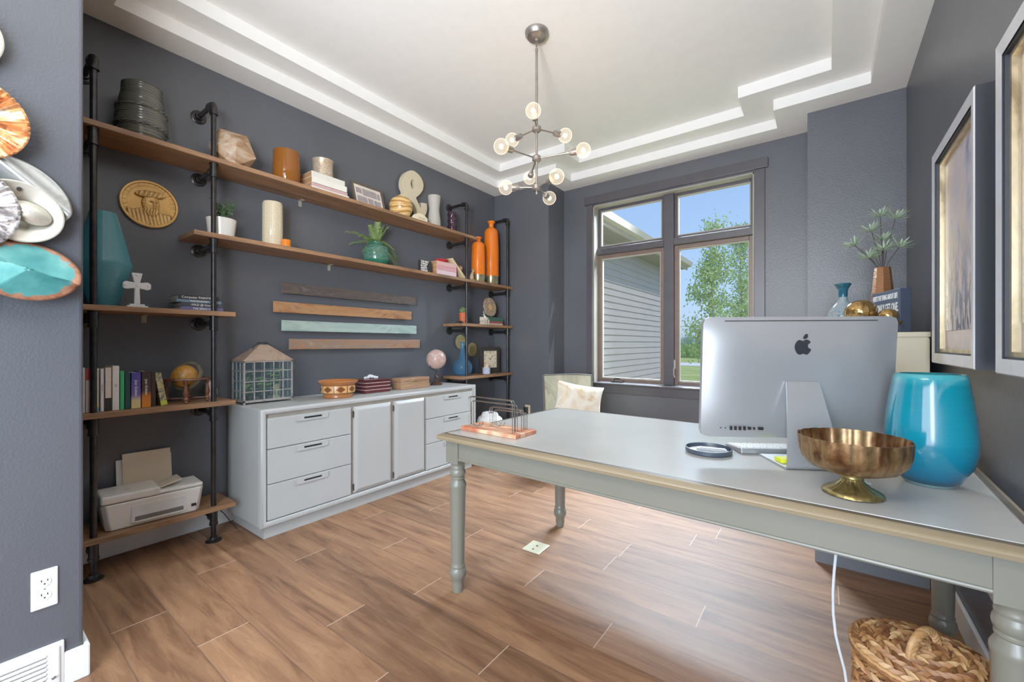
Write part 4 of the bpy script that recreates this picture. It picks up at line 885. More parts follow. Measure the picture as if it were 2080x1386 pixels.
g = G(); g.add([(-.212, -.13, .12), (-.212, .11, .12), (-.246, .11, .285), (-.246, -.13, .285)], [(0, 1, 2, 3)]); g.build('paper_support', M_PR, pr, 0, solid=.006)
g = G(); g.add([(-.2055, -.105, .13), (-.2055, .105, .13), (-.238, .105, .315), (-.238, -.105, .315)], [(0, 1, 2, 3)])
pp = single(g, 'paper_stack', pm('cream_paper', (214, 194, 166), .8, var=.02), 'sheaf of cream paper standing in the printer feed tray', 'paper', (-3.03, .715, S5), rz=R(-3.5), smooth=0, solid=.004); pp.scale = (1, 1.05, 1.13)
single(G().tube([(-3.2, 1.05, .17), (-3.16, 1.10, .10), (-3.12, 1.135, .03), (-3.09, 1.148, .004)], .003, 6), 'printer_cable', M_BLACK, 'thin black cord hanging below the printer shelf beside the cabinet', 'cord', (0, 0, 0))
single(G().tube([(-3.06, 1.005, S4+.10), (-3.055, 1.018, S4+.08), (-3.05, 1.024, S4+.055), (-3.055, 1.022, S4+.04)], .0012, 5), 'twine', M_WHITE, 'wisp of white twine hanging behind the second upright', 'string', (0, 0, 0))
# --- right small shelves
ca = thing('potted_cactus', 'small green cactus in an orange terracotta pot', 'plant', (-3.17, 3.385, R3))
G().lathe(vessel([(.030, 0), (.033, .003), (.042, .10), (.046, .102), (.046, .122)], .004), 24).build('pot', pm('terracotta', (204, 92, 48), .6, var=.08), ca)
G().lathe([(.0001, .11), (.041, .11)], 20).build('soil', M_SOIL, ca)
g = G(); random.seed(2)
for i in range(9):
    a = i*2.4; r = .008*i**.5+.002; g.ball((math.cos(a)*r, math.sin(a)*r, .135+random.uniform(0, .035)), .019, (1, 1, 1.1), 10, 7, fn=lambda a, r, z: r*(1+.12*math.cos(6*a)))
g.build('cactus_body', pm('cactus_green', (92, 112, 66), .7, var=.3, vs=50), ca)
single(G().box(-.02, -.03, 0, .02, .03, .026).cyl((.02, -.008, .014), (.030, -.008, .014), .009, n=12), 'camera', M_BLACK, 'small black camera-like box at the left end of the upper right shelf', 'camera', (-3.10, 3.262, R3), smooth=30, bevel=.003)
z = R3
for lab, c, th, a, b in (('cream slim book, lowest under the round stone slice', (206, 176, 160), .018, 3.60, 3.92), ('dusty red slim book between the green and cream ones', (150, 72, 70), .022, 3.61, 3.915), ('dark green book under the round stone slice', (52, 84, 72), .048, 3.605, 3.92)):
    book(lab, a, b, z, z+th, cov(c), -3.03, .095, group='books under the stone slice'); z += th+.0004
sl = thing('stone_slice', 'round polished brown stone slice standing on the green book', 'ornament', (-3.095, 3.755, z))
m_agt = patch('mottled_agate', [(70, 50, 42), (160, 124, 96), (110, 92, 84), (204, 186, 150), (130, 84, 62)], 16, .3, 0, (1, 1, 1), 4)
Ms = T(0, 0, .119) @ Matrix.Rotation(R(-8), 4, 'Y') @ FACE_X
G().lathe([(.0001, -.008), (.108, -.008), (.112, -.002), (.112, .002), (.108, .008), (.034, .008)], 40, cap=False).build('slice', m_agt, sl, 40, M=Ms)
G().lathe([(.034, .008), (.033, .0095), (.0001, .0095)], 30, cap=False).build('centre_disc', pm('honey_centre', (206, 160, 96), .4, var=.1), sl, 40, M=Ms)
g = G()
for s_ in (-.05, .05): g.tube([(.035, s_, .016), (.014, s_, .003), (-.03, s_, .003), (-.045, s_, .09)], .003, 6)
g.build('wire_stand', M_BLACK, sl)
# deer figurine
de = thing('deer_figurine', 'small gilded deer figurine in front of the stacked books', 'figurine', (-3.02, 3.60, R3))
m_dr = patch('gilded_white', [(120, 104, 70), (214, 206, 184), (190, 176, 140)], 30, .35, .3)
g = G(); g.ball((0, .01, .062), .022, (.8, 1.5, .95), 14, 10); g.tube([(0, -.015, .068), (0, -.026, .088), (0, -.030, .100)], lambda q: .011*(1-q)+.007, 10); g.ball((0, -.036, .106), .011, (.9, 1.5, .9), 12, 8)
for x_, y_ in ((-.010, -.012), (.010, -.012), (-.010, .034), (.010, .034)): g.tube([(x_, y_, .055), (x_, y_+.004, .03), (x_, y_, 0)], lambda q: .0065*(1-q)+.003, 8)
g.build('deer_body', m_dr, de)
g = G()
for s_ in (-1, 1): g.tube([(s_*.004, -.030, .113), (s_*.012, -.026, .132), (s_*.010, -.028, .150)], .002, 6); g.tube([(s_*.010, -.027, .128), (s_*.018, -.034, .140)], .0016, 6)
g.build('antlers', m_dr, de)
m_blu = glass('blue_bottle_glass', (150, 204, 236), .86, .03, (140, 200, 240))
lobj('glass_bottle', [(.04, .012), (.062, .0), (.085, .010), (.103, .05), (.107, .085), (.098, .125), (.07, .16), (.042, .185), (.030, .215), (.024, .30), (.021, .352), (.024, .356), (.028, .360), (.024, .364)], m_blu, 'round blue glass bottle with long clear neck behind the pipe', 'bottle', (-3.172, 3.380, R4), 40)
ck = thing('mantel_clock', 'dark framed square clock with cream face and large numerals', 'clock', (-3.13, 3.815, R4), R(-8))
M_CKF = pm('weathered_black_frame', (46, 40, 38), .5, var=.3, vs=20)
W = .150; g = G(); hh = .305
g.box(-.045, -W, .012, .0, W, .012+.05); g.box(-.045, -W, hh-.045, 0, W, hh); g.box(-.045, -W, .06, 0, -W+.045, hh-.045); g.box(-.045, W-.045, .06, 0, W, hh-.045); g.box(-.05, -W-.012, 0, .01, W+.012, .014)
g.build('case', M_CKF, ck, 0, .003)
G().box(-.042, -W+.044, .06, -.012, W-.044, hh-.044).build('dial', pm('cream_dial', (222, 208, 176), .6, var=.04), ck, 0)
cyc, czc = 0, .161
nums = [('12', 0, .082), ('1', .052, .082), ('2', .078, .045), ('3', .084, 0), ('4', .078, -.045), ('5', .055, -.078), ('6', 0, -.08), ('7', -.055, -.078), ('8', -.078, -.045), ('9', -.084, 0), ('10', -.076, .045), ('11', -.050, .082)]
for s_, a, b in nums: text(s_, .040 if s_ in ('12', '6') else .030, M_LETB, ck, T(-.0115, cyc+a, czc+b) @ FACE_X, name='numeral')
g = G(); g.cyl((-.010, cyc, czc), (-.006, cyc, czc), .006, n=12); g.tube([(-.009, cyc, czc), (-.009, cyc+.05, czc+.045)], .002, 6); g.tube([(-.009, cyc, czc), (-.009, cyc-.028, czc+.02)], .0026, 6); g.build('hands', M_LETB, ck)
g = G(); g.lathe([(.012, 0), (.012, .006), (.005, .010), (.009, .018), (.004, .026)], 12, M=T(-.02, 0, hh)); g.tube([(-.02, .012*math.cos(a), hh+.034+.012*math.sin(a)) for a in [k*math.pi/8 for k in range(16)]], .0022, 6, closed=True); g.build('ring_finial', M_CKF, ck)
bp = thing('candle_pot', 'small blue and white patterned pot with a cream candle', 'candle holder', (-3.045, 3.635, R4))
G().lathe(vessel([(.036, 0), (.042, .004), (.044, .02), (.043, .07), (.045, .076)], .004), 24).build('pot', patch('blue_white_pattern', [(60, 66, 130), (206, 210, 226), (80, 92, 160)], 45, .25, 0, (1, 1, 1), 3), bp)
g = G(); g.ball((0, 0, .078), .030, (1, 1, .7), 14, 8); g.ball((.008, .004, .100), .014, n=10, m=6); g.build('candle', pm('cream_wax', (222, 190, 152), .6, var=.1), bp)
# gold discs on the wall
m_disc = patch('hammered_gold', [(110, 92, 54), (206, 186, 128), (168, 144, 90)], 30, .3, .7, (1, 1, 1), 2, 60, .5)
for lab, y_, z_ in (('hammered gold wall disc above the blue bottle neck', 3.445, 1.238), ('lower hammered gold wall disc behind the right shelf pipe', 3.640, 1.150)):
    t = thing('wall_disc', lab, 'wall decor', (XW, y_, z_), 0, 'hammered gold wall discs')
    G().lathe([(.0001, .020), (.03, .020), (.032, .018), (.06, .020), (.076, .024), (.080, .026), (.080, .030), (.074, .031), (.03, .026), (.0001, .024)], 36, cap=False, fn=lambda a, r, z: r).build('disc', m_disc, t, 50, M=Matrix(((0, 0, 1, 0), (1, 0, 0, 0), (0, 1, 0, 0), (0, 0, 0, 1))))
    G().cyl((.0, 0, 0), (.022, 0, 0), .010, n=10).build('standoff', M_BLACK, t)
# --- medallion with a bearded man in a beret, relief built as a height field
def relief(u, v):
    r = math.hypot(u, v); h = 0
    if r > .93: return .010
    ga = lambda cx, cy, sx, sy, rot=0: math.exp(-(((u-cx)*math.cos(rot)+(v-cy)*math.sin(rot))/sx)**2-((-(u-cx)*math.sin(rot)+(v-cy)*math.cos(rot))/sy)**2)
    el = lambda cx, cy, sx, sy, rot=0: ((((u-cx)*math.cos(rot)+(v-cy)*math.sin(rot))/sx)**2+((-(u-cx)*math.sin(rot)+(v-cy)*math.cos(rot))/sy)**2)
    if r > .78: h += .0025*max(0, math.sin(math.atan2(v, u)*46))*(1 if v > -.35 else .3)
    if v < -.18-.55*abs(u+.05)**1.6 or (v < -.35 and abs(u) < .75 and r < .93):
        h += .010+.0028*math.sin(u*46+v*9)
    f = el(.06, .02, .27, .40)
    if f < 1: h = max(h, .010+.014*math.sqrt(1-f))
    f = el(.05, -.26, .25, .25)                                  # beard
    if f < 1: h = max(h, .010+.012*math.sqrt(1-f)+.0022*math.sin(u*60+math.sin(v*30)))
    f = el(-.13, .02, .14, .26)                                   # hair
    if f < 1: h = max(h, .010+.008*math.sqrt(1-f)+.002*math.sin(v*60))
    f = el(.02, .42, .52, .155, .10)                              # beret
    if f < 1: h = max(h, .014+.012*math.sqrt(1-f)+.0026*math.sin(u*38-v*12))
    h += .010*ga(.13, -.04, .035, .13)-.006*ga(.03, .07, .06, .035)-.006*ga(.21, .07, .045, .035)+.004*ga(.03, .125, .08, .02)+.004*ga(.21, .125, .06, .02)-.004*ga(.12, -.19, .08, .02)
    return h
md = thing('wall_medallion', 'large golden relief medallion of a bearded man in a beret', 'wall decor', (XW, .745, 2.062), 0)
n = 120; RM = .137; vs = []; fs = []
for i in range(64):
    for j in range(n):
        a = 2*math.pi*j/n; r = i/63; u, v = r*math.cos(a), r*math.sin(a); vs.append((.012+relief(u, v), u*RM, v*RM))
fs = [(i*n+j, (i+1)*n+j, (i+1)*n+(j+1) % n, i*n+(j+1) % n) for i in range(63) for j in range(n)]
def gold_relief():
    m, nn, l, b = nt('burnished_gold_relief'); setc(b, Roughness=.34, Metallic=.25)
    ge = nn.new('ShaderNodeNewGeometry'); f = noise_tex(nn, l, coords(nn, l), 18, 4)
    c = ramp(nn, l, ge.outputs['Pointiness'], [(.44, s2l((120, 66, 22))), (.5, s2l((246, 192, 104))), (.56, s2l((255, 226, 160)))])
    l.new(mix(nn, l, .35, c, ramp(nn, l, f, [(.3, (.5, .32, .14, 1)), (.7, (1, .9, .7, 1))]), 'MULTIPLY'), b.inputs['Base Color']); return m
m_gr = gold_relief()
G().add(vs, fs).build('relief', m_gr, md, 60)
G().lathe([(RM, .002), (RM+.003, .006), (RM+.003, .018), (RM, .023)], 90, cap=False).build('rim', m_gr, md, 40, M=FACE_X)
G().lathe([(.0001, .001), (RM*.9, .001), (RM*.9, .008), (.0001, .008)], 30).build('backing', M_BLACK, md, 40, M=FACE_X)
# --- four metal bars
for lab, y0, y1, zc_, cols_ in (('dark bronze metal wall bar, topmost of the four', 1.504, 2.794, 1.639, [(60, 52, 48), (104, 92, 84), (84, 74, 70), (120, 116, 116)]), ('orange copper metal wall bar, second from the top', 1.445, 2.738, 1.492, [(126, 84, 58), (178, 122, 80), (196, 146, 100), (150, 110, 84)]), ('pale verdigris green metal wall bar', 1.504, 2.80, 1.355, [(140, 172, 164), (176, 200, 190), (196, 214, 204)]), ('copper and brown metal wall bar, lowest of the four', 1.558, 2.844, 1.215, [(128, 92, 70), (176, 128, 98), (150, 128, 112), (190, 160, 124)])):
    t = thing('metal_wall_bar', lab, 'wall decor', (XW, (y0+y1)/2, zc_), 0, 'patinated metal wall bars')
    w = (y1-y0)/2; G().box(.036, -w, -.040, .041, w, .040).build('bar', patch('patinated_metal', cols_, 7, .38, .35, (1, .35, 1.4), 2), t, 0, .0015)
    for s_ in (-1, 1): G().cyl((0, s_*w*.72, 0), (.037, s_*w*.72, 0), .010, n=10).build('standoff', M_BLACK, t)
# --- on the cabinet
CTZ = CT
lt = thing('terrarium_lantern', 'metal and glass lantern terrarium with pitched tin roof', 'terrarium', (-3.175, 1.342, CTZ))
m_zn = patch('weathered_zinc', [(132, 124, 118), (184, 178, 174), (156, 142, 130)], 8, .4, .45)
m_tin = patch('rusty_tin_roof', [(136, 112, 92), (178, 152, 130), (160, 130, 106)], 7, .45, .4)
hx, hy, z0, z1 = .092, .155, .014, .288
g = G(); g.box(-hx, -hy, z0-.004, hx, hy, z0+.006)
for sx_ in (-1, 1):
    for sy_ in (-1, 1): g.box(sx_*hx-.005, sy_*hy-.005, 0, sx_*hx+.005, sy_*hy+.005, z1)
for zb in (z0, z1-.008): g.box(-hx-.005, -hy-.005, zb, hx+.005, -hy+.005, zb+.012); g.box(-hx-.005, hy-.005, zb, hx+.005, hy+.005, zb+.012); g.box(-hx-.005, -hy, zb, -hx+.005, hy, zb+.012); g.box(hx-.005, -hy, zb, hx+.005, hy, zb+.012)
for sx_ in (-1, 1):
    for k in range(1, 5): y_ = -hy+2*hy*k/5; g.box(sx_*hx-.003, y_-.0035, z0, sx_*hx+.003, y_+.0035, z1)
    for k in range(1, 4): zz = z0+(z1-z0)*k/4; g.box(sx_*hx-.003, -hy, zz-.003, sx_*hx+.003, hy, zz+.003)
for sy_ in (-1, 1):
    for k in range(1, 3): x_ = -hx+2*hx*k/3; g.box(x_-.003, sy_*hy-.003, z0, x_+.003, sy_*hy+.003, z1)
    for k in range(1, 4): zz = z0+(z1-z0)*k/4; g.box(-hx, sy_*hy-.003, zz-.003, hx, sy_*hy+.003, zz+.003)
g.build('frame', m_zn, lt, 0)
m_lg = glass('lantern_glass', (238, 246, 248), .97, .05, (190, 206, 214), .2)
g = G(); e = .001
for sx_ in (-1, 1): g.box(sx_*hx-e, -hy+.004, z0+.006, sx_*hx+e, hy-.004, z1-.006)
for sy_ in (-1, 1): g.box(-hx+.004, sy_*hy-e, z0+.006, hx-.004, sy_*hy+e, z1-.006)
g.build('glass_panes', m_lg, lt, 0)
g = G(); zr = z1+.112; b_ = [(-hx-.010, -hy-.010), (hx+.010, -hy-.010), (hx+.010, hy+.010), (-hx-.010, hy+.010)]; t_ = [(-.02, -.028), (.02, -.028), (.02, .028), (-.02, .028)]
g.add([(x, y, z1+.004) for x, y in b_]+[(x, y, zr) for x, y in t_]+[(x, y, z1) for x, y in b_], [(i, (i+1) % 4, 4+(i+1) % 4, 4+i) for i in range(4)]+[(4, 5, 6, 7)]+[(8+i, 8+(i+1) % 4, (i+1) % 4, i) for i in range(4)]+[(11, 10, 9, 8)])
g.build('roof', m_tin, lt, 0, .002)
g = G()
for y_ in (-.022, .022): g.tube([(-.005, y_+.010*math.cos(a), zr+.006+.010*math.sin(a)) for a in [k*math.pi/6 for k in range(12)]], .0025, 6, closed=True)
g.tube([(-.005, -.07, zr-.05), (-.006, -.062, zr-.018), (-.006, -.03, zr+.012), (-.005, .03, zr+.013), (-.005, .058, zr-.01), (-.005, .066, zr-.03)], .003, 6); g.build('carry_ring', M_BLACK, lt)
def rosette(g, c, r, n=14, up_=.5):
    for k in range(n):
        a = k*2.4; q = r*(.35+.65*k/n); z = up_*r*(1-k/n)
        d = Vector((math.cos(a), math.sin(a), .25+.7*(1-k/n))).normalized(); s_ = d.cross(Vector((0, 0, 1))).normalized(); p = Vector(c)+Vector((0, 0, z*.4))
        g.add([p, p+d*q*.6+s_*q*.28, p+d*q, p+d*q*.6-s_*q*.28, p+d*q*.55-Vector((0, 0, q*.15))], [(0, 1, 4), (1, 2, 4), (2, 3, 4), (3, 0, 4), (0, 3, 2, 1)])
random.seed(12); m_suc = pm('pale_succulent_green', (176, 212, 120), .5, var=.35, vs=30); m_urn = pm('little_stone_urn', (190, 176, 130), .6, var=.1)
def potted(label, y_, x_, hz, clusters, urn):
    t = thing('succulent', label, 'plant', (-3.175+x_, 1.342+y_, CTZ+z0+.006), 0, 'succulents inside the lantern')
    if urn: G().lathe([(.0001, 0), (.024, 0), (.020, .008), (.010, .016), (.008, .03), (.014, .05), (.020, .07), (.018, .09), (.022, .098), (.0001, .098)], 16).build('urn', m_urn, t)
    else: G().lathe([(.0001, 0), (.022, 0), (.030, .03), (.0001, .03)], 14).build('pot', pm('dark_clay_pot', (60, 62, 58), .7), t)
    g = G(); st = G()
    for i in range(clusters):
        a = i*2.4; rr_ = .010*i**.6; c = (math.cos(a)*rr_, math.sin(a)*rr_*1.6, hz*(.75+.5*random.random())); rosette(g, c, .027, 16)
        st.tube([(0, 0, .03 if not urn else .095), c], .002, 5)
    g.build('rosettes', m_suc, t, 0); st.build('stem', M_LEAF, t)
potted('green succulent at the left end inside the lantern', -.105, .02, .09, 6, False)
potted('taller green succulent behind the left one inside the lantern', -.075, -.045, .16, 4, False)
potted('bushy green succulent in the middle of the lantern', -.005, .015, .12, 9, False)
potted('green succulent in a little stone urn at the lantern right side', .085, .015, .165, 8, True)
# inlaid bowl
m_bw = bands('honey_turned_wood', [(150, 84, 40), (190, 118, 62), (176, 102, 50)], 'Z', 30, .22, 4)
wb = thing('wooden_bowl', 'turned honey wood bowl with inlaid pattern band', 'bowl', (-2.985, 1.80, CTZ))
G().lathe([(.0001, 0), (.104, 0), (.108, .006), (.104, .028), (.107, .034)], 44, cap=False).build('foot', m_bw, wb, 40)
G().lathe([(.118, .092), (.124, .098), (.143, .116), (.147, .122), (.144, .126), (.128, .114), (.112, .09), (.10, .05), (.0001, .03)], 44, cap=False).build('rim', m_bw, wb, 40)
def inlay():
    m, n, l, b = nt('inlaid_band'); setc(b, Roughness=.25)
    t = n.new('ShaderNodeTexCoord'); s = n.new('ShaderNodeSeparateXYZ'); l.new(t.outputs['Object'], s.inputs[0])
    def mt(op, a, bb=None):
        q = n.new('ShaderNodeMath'); q.operation = op
        for i, v in enumerate((a, bb)):
            if v is None: continue
            (l.new(v, q.inputs[i]) if hasattr(v, 'links') else setattr(q.inputs[i], 'default_value', v))
        return q.outputs[0]
    an_ = mt('MULTIPLY', mt('ARCTAN2', s.outputs[1], s.outputs[0]), 8/(2*math.pi)); fx = mt('ABSOLUTE', mt('SUBTRACT', mt('FRACT', an_), .5)); fz = mt('ABSOLUTE', mt('MULTIPLY', mt('SUBTRACT', s.outputs[2], .0645), 16))
    edge = mt('MAXIMUM', mt('GREATER_THAN', fx, .47), mt('GREATER_THAN', fz, .42)); dia = mt('LESS_THAN', mt('ADD', mt('MULTIPLY', fx, 1.25), mt('MULTIPLY', mt('FLOOR', mt('MULTIPLY', fz, 9)), .13)), .40)
    c = mix(n, l, dia, s2l((214, 160, 98)), s2l((116, 62, 30))); l.new(mix(n, l, edge, c, s2l((70, 34, 18))), b.inputs['Base Color']); return m
G().lathe([(.107, .034), (.121, .036), (.1235, .064), (.121, .092), (.115, .094)], 72, cap=False).build('inlay_band', inlay(), wb, 40)
m_mah = wood('dark_mahogany', (58, 16, 20), (96, 34, 36), 'Y', 12, .3)
db = thing('keepsake_box', 'dark mahogany box with pale pinstripe lines', 'box', (-3.065, 2.15, CTZ))
for k in range(4): G().box(-.095, -.1225, .001+k*.0285, .095, .1225, .026+k*.0285).build('layer' if k < 3 else 'lid', m_mah, db, 0, .002)
G().box(-.094, -.1215, .001, .094, .1215, .110).build('pinstripe', pm('pale_pinstripe', (196, 170, 164), .5), db, 0)
co = thing('crystal_ornament', 'little clear crystal ornament on the mahogany box', 'ornament', (-3.06, 2.145, CTZ+.1125))
g = G(); random.seed(4)
for k in range(9): g.ball(((random.random()-.5)*.03, -.055+.0135*k, .008+.012*math.exp(-((k-4)/2)**2)), .009+.004*math.exp(-((k-4)/2)**2), (1, 1, 1.2), 8, 6)
g.build('crystal_beads', m_cry, co, 0)
xb = thing('wooden_box', 'plain brown wooden box right of the mahogany one', 'box', (-3.035, 2.55, CTZ))
m_oak = wood('rustic_oak', (140, 98, 66), (184, 140, 104), 'Y', 12, .5)
G().box(-.062, -.164, 0, .064, .164, .066).build('box_base', m_oak, xb, 0, .003); G().box(-.063, -.165, .0672, .065, .165, .098).build('lid', m_oak, xb, 0, .004); G().box(.064, -.02, .060, .0665, .02, .074).build('latch', M_BRASS, xb, 0)
tg = thing('table_globe', 'pink toned tabletop globe on a turned dark wood foot', 'globe', (-3.07, 2.895, CTZ))
G().lathe([(.0001, 0), (.058, 0), (.060, .008), (.052, .016), (.028, .026), (.018, .034), (.024, .044), (.024, .052), (.014, .060), (.018, .070), (.022, .076), (.013, .088), (.011, .102), (.016, .108), (.008, .118)], 28).build('foot', wood('dark_turned_foot', (52, 32, 22), (84, 54, 38), 'Z', 20, .25), tg)
m_pk = patch('pink_antique_map', [(150, 108, 90), (196, 160, 146), (180, 140, 128), (204, 184, 176), (126, 110, 110)], 12, .3)
gc = (0, 0, .252); tl = Matrix.Rotation(R(-23), 4, 'X')
G().ball((0, 0, 0), .097, n=40, m=24).build('globe_ball', m_pk, tg, 80, M=T(*gc) @ tl)
g = G(); pts = [(0, .110*math.sin(a), gc[2]-.110*math.cos(a)) for a in [R(-48)+R(212)*k/24 for k in range(25)]]
g.tube(pts, .0045, 8); g.tube([(0, 0, .112), (0, 0, .145)], .007, 8); g.tube([pts[0], (0, pts[0][1]+.01, pts[0][2]+.02)], .004, 6); g.tube([(0, pts[-1][1]-.012, pts[-1][2]-.025), pts[-1], (0, pts[-1][1]+.006, pts[-1][2]+.018)], .004, 6); g.build('meridian_arm', pm('dark_iron_arm', (58, 58, 62), .4, .5), tg)
# ------------------------------------------------------------------ on the desk
ry = R(-2)
rk = thing('file_rack', 'steel wire file rack on a striped cedar base', 'file rack', (-1.305, 1.645, DZ+.0005), ry)
def cedar():
    m, n, l, b = nt('striped_cedar'); setc(b, Roughness=.4); f = noise_tex(n, l, coords(n, l, (2, 14, 1)), 2, 4, .5, .8)
    l.new(ramp(n, l, f, [(.35, s2l((172, 92, 62))), (.47, s2l((204, 128, 92))), (.55, s2l((232, 198, 158))), (.62, s2l((190, 110, 78)))]), b.inputs['Base Color']); return m
G().box(-.178, -.082, 0, .178, .082, .019).build('base', cedar(), rk, 0, .002)
M_WIRE = pm('satin_steel_wire', (150, 140, 130), .25, .9, var=.05)
def arc2(p, c, q, n=5): return [Vector(p)*(1-t)**2+Vector(c)*2*t*(1-t)+Vector(q)*t*t for t in [k/n for k in range(n+1)]]
# two wires bent into hooped dividers: low loop lies along the base, tall hoops span its length
for i, (xa, xb_, hgt, yo, w) in enumerate(((-.150, .135, .150, -.052, .05), (-.150, .135, .126, -.030, .05), (-.060, .140, .098, .012, .045), (-.058, .140, .080, .040, .045))):
    g = G(); h0 = .019; hp = h0+hgt; r_ = .018
    for d_ in (0, .016):
        yy_ = yo+d_
        P = [Vector((xa, yy_, h0+.004))]+arc2((xa-.002, yy_, hp-r_), (xa-.002, yy_, hp), (xa+r_, yy_, hp))+arc2((xb_-r_, yy_, hp), (xb_, yy_, hp), (xb_, yy_, hp-r_))+[Vector((xb_, yy_, h0-.002))]
        g.tube(P, .0021, 8)
    P = arc2((xa, yo, h0+.012), (xa+.006, yo, h0+.0035), (xa+.02, yo+.003, h0+.003))+arc2((xa+w, yo+.013, h0+.003), (xa+w+.012, yo+.016, h0+.0035), (xa+w+.014, yo+.016, h0+.02)); g.tube(P, .0021, 8)
    g.build('wire_divider', M_WIRE, rk)
tr = thing('round_tray', 'dark round desk tray with pale lining', 'tray', (-.372, 1.838, DZ+.0005))
G().lathe([(.0001, 0), (.080, 0), (.086, .004), (.087, .020), (.083, .021), (.081, .008), (.079, .005)], 44, cap=False).build('tray_rim', pm('slate_blue_tray', (56, 66, 80), .35), tr, 40)
G().lathe([(.0001, .0052), (.0805, .0055)], 40).build('tray_lining', pm('pale_lining', (222, 224, 226), .5, var=.03), tr, 40)
single(G().box(-.055, -.013, 0, .055, .013, .010).box(-.045, -.010, .010, .05, .010, .013), 'stapler', pm('silver_stapler', (186, 188, 192), .3, .6), 'flat silver stapler lying in the round desk tray', 'stapler', (-.362, 1.842, DZ+.0068), rz=R(10), smooth=0, bevel=.003)
single(G().tube([(-.02, 0, 0), (.008, -.002, 0), (.02, .006, 0), (.012, .012, 0)], .0016, 6), 'paper_clip', M_DKMETAL, 'dark paper clip at the front of the round desk tray', 'paper clip', (-.378, 1.800, DZ+.0076))
kb = thing('keyboard', 'white slim keyboard lying behind the computer stand', 'keyboard', (-.141, 2.055, DZ+.0006), R(32))
g = G(); g.add([(-.19, -.075, 0), (.19, -.075, 0), (.19, .075, 0), (-.19, .075, 0), (-.19, -.075, .022), (.19, -.075, .022), (.19, .075, .006), (-.19, .075, .006)], [(3, 2, 1, 0), (4, 5, 6, 7), (0, 1, 5, 4), (1, 2, 6, 5), (2, 3, 7, 6), (3, 0, 4, 7)]); g.build('key_deck', M_ALU, kb, 0, .003)
g = G()
for r_ in range(5):
    for c_ in range(14): y_ = -.062+r_*.0262; zt = .022-.016*(y_+.075+.012)/.15; g.box(-.183+c_*.0262, y_, zt-.002, -.183+c_*.0262+.0225, y_+.0225, zt+.003)
g.build('keys', M_WHITE, kb, 0)
single(G().box(-.022, -.022, 0, .022, .022, .0135), 'sticky_notes', pm('neon_yellow_paper', (226, 230, 40), .7, var=.04), 'neon yellow sticky note pad on the computer stand foot', 'note pad', (-.115, 1.832, DZ+.0075), rz=R(31), smooth=0)
# pedestal bowl
m_bz = patch('mottled_antique_brass', [(48, 30, 20), (104, 68, 40), (148, 116, 76), (80, 52, 34)], 16, .3, .72, (1, 1, .6), .3)
m_bz2 = patch('aged_gold_foot', [(100, 84, 46), (170, 148, 90), (130, 110, 60)], 14, .3, .85)
pb = thing('pedestal_bowl', 'fluted antique brass pedestal bowl on the desk edge', 'bowl', (.068, 1.575, DZ+.0005))
sc_ = lambda a, r, z: r*(1+.04*abs(math.sin(10*a))**.6*min(1, r/.07))
G().lathe([(.0001, .064), (.03, .064), (.07, .068), (.100, .080), (.118, .100), (.126, .125), (.129, .168), (.127, .168), (.122, .125), (.112, .104), (.09, .088), (.0001, .074)], 120, fn=sc_, cap=False).build('bowl_body', m_bz, pb, 60)
G().lathe([(.0001, .006), (.068, .0), (.074, .004), (.072, .010), (.062, .016), (.042, .026), (.028, .040), (.025, .048)], 80, cap=False, fn=lambda a, r, z: r*(1+.03*math.cos(24*a)*(1 if .012 < z < .045 else .2))).build('foot', m_bz2, pb, 60)
G().lathe([(.025, .046), (.028, .049), (.026, .053), (.029, .060), (.032, .065)], 40, cap=False).build('neck', m_bz2, pb, 60)
# big turquoise vase
def turq():
    m, n, l, b = nt('turquoise_glass'); setc(b, Roughness=.12, IOR=1.45, Subsurface_Weight=.0, Coat_Weight=.3, Coat_Roughness=.12)
    f = noise_tex(n, l, coords(n, l, (3, 3, 60)), 3, 3, .6); t = n.new('ShaderNodeTexCoord'); s = n.new('ShaderNodeSeparateXYZ'); l.new(t.outputs['Object'], s.inputs[0])
    mr = n.new('ShaderNodeMapRange'); mr.inputs[1].default_value = 0; mr.inputs[2].default_value = .345; l.new(s.outputs[2], mr.inputs[0])
    c = ramp(n, l, mr.outputs[0], [(0, s2l((170, 206, 206))), (.035, s2l((30, 60, 74))), (.10, s2l((6, 88, 120))), (.45, s2l((14, 122, 146))), (.9, s2l((12, 116, 134))), (1, s2l((50, 150, 158)))])
    l.new(mix(n, l, .3, c, ramp(n, l, f, [(.35, (.55, .75, .8, 1)), (.65, (1, 1, 1, 1))]), 'MULTIPLY'), b.inputs['Base Color'])
    l.new(c, b.inputs['Emission Color']); b.inputs['Emission Strength'].default_value = 0; return m
lobj('glass_vase', vessel([(.052, 0), (.060, .004), (.070, .014), (.098, .065), (.108, .11), (.109, .145), (.103, .22), (.092, .30), (.087, .330), (.083, .341), (.078, .345)], .007), turq(), 'large turquoise glass vase on the desk beside the right wall', 'vase', (.268, 1.842, DZ+.0005), 56, smooth=60)
single(G().tube([(.035, 1.600, .70), (.031, 1.555, .665), (.030, 1.532, .619), (.0255, 1.53, .56), (.0228, 1.53, .505), (.0235, 1.53, .44), (.029, 1.53, .38), (.039, 1.532, .33), (.049, 1.535, .286), (.057, 1.538, .22), (.058, 1.545, .14), (.05, 1.56, .05), (.04, 1.62, .005), (.05, 1.75, .004), (.20, 1.9, .004)], .0036, 8), 'power_cable', pm('white_cable', (206, 212, 216), .4), 'white cable hanging from the desk apron to the floor', 'cable', (0, 0, 0))
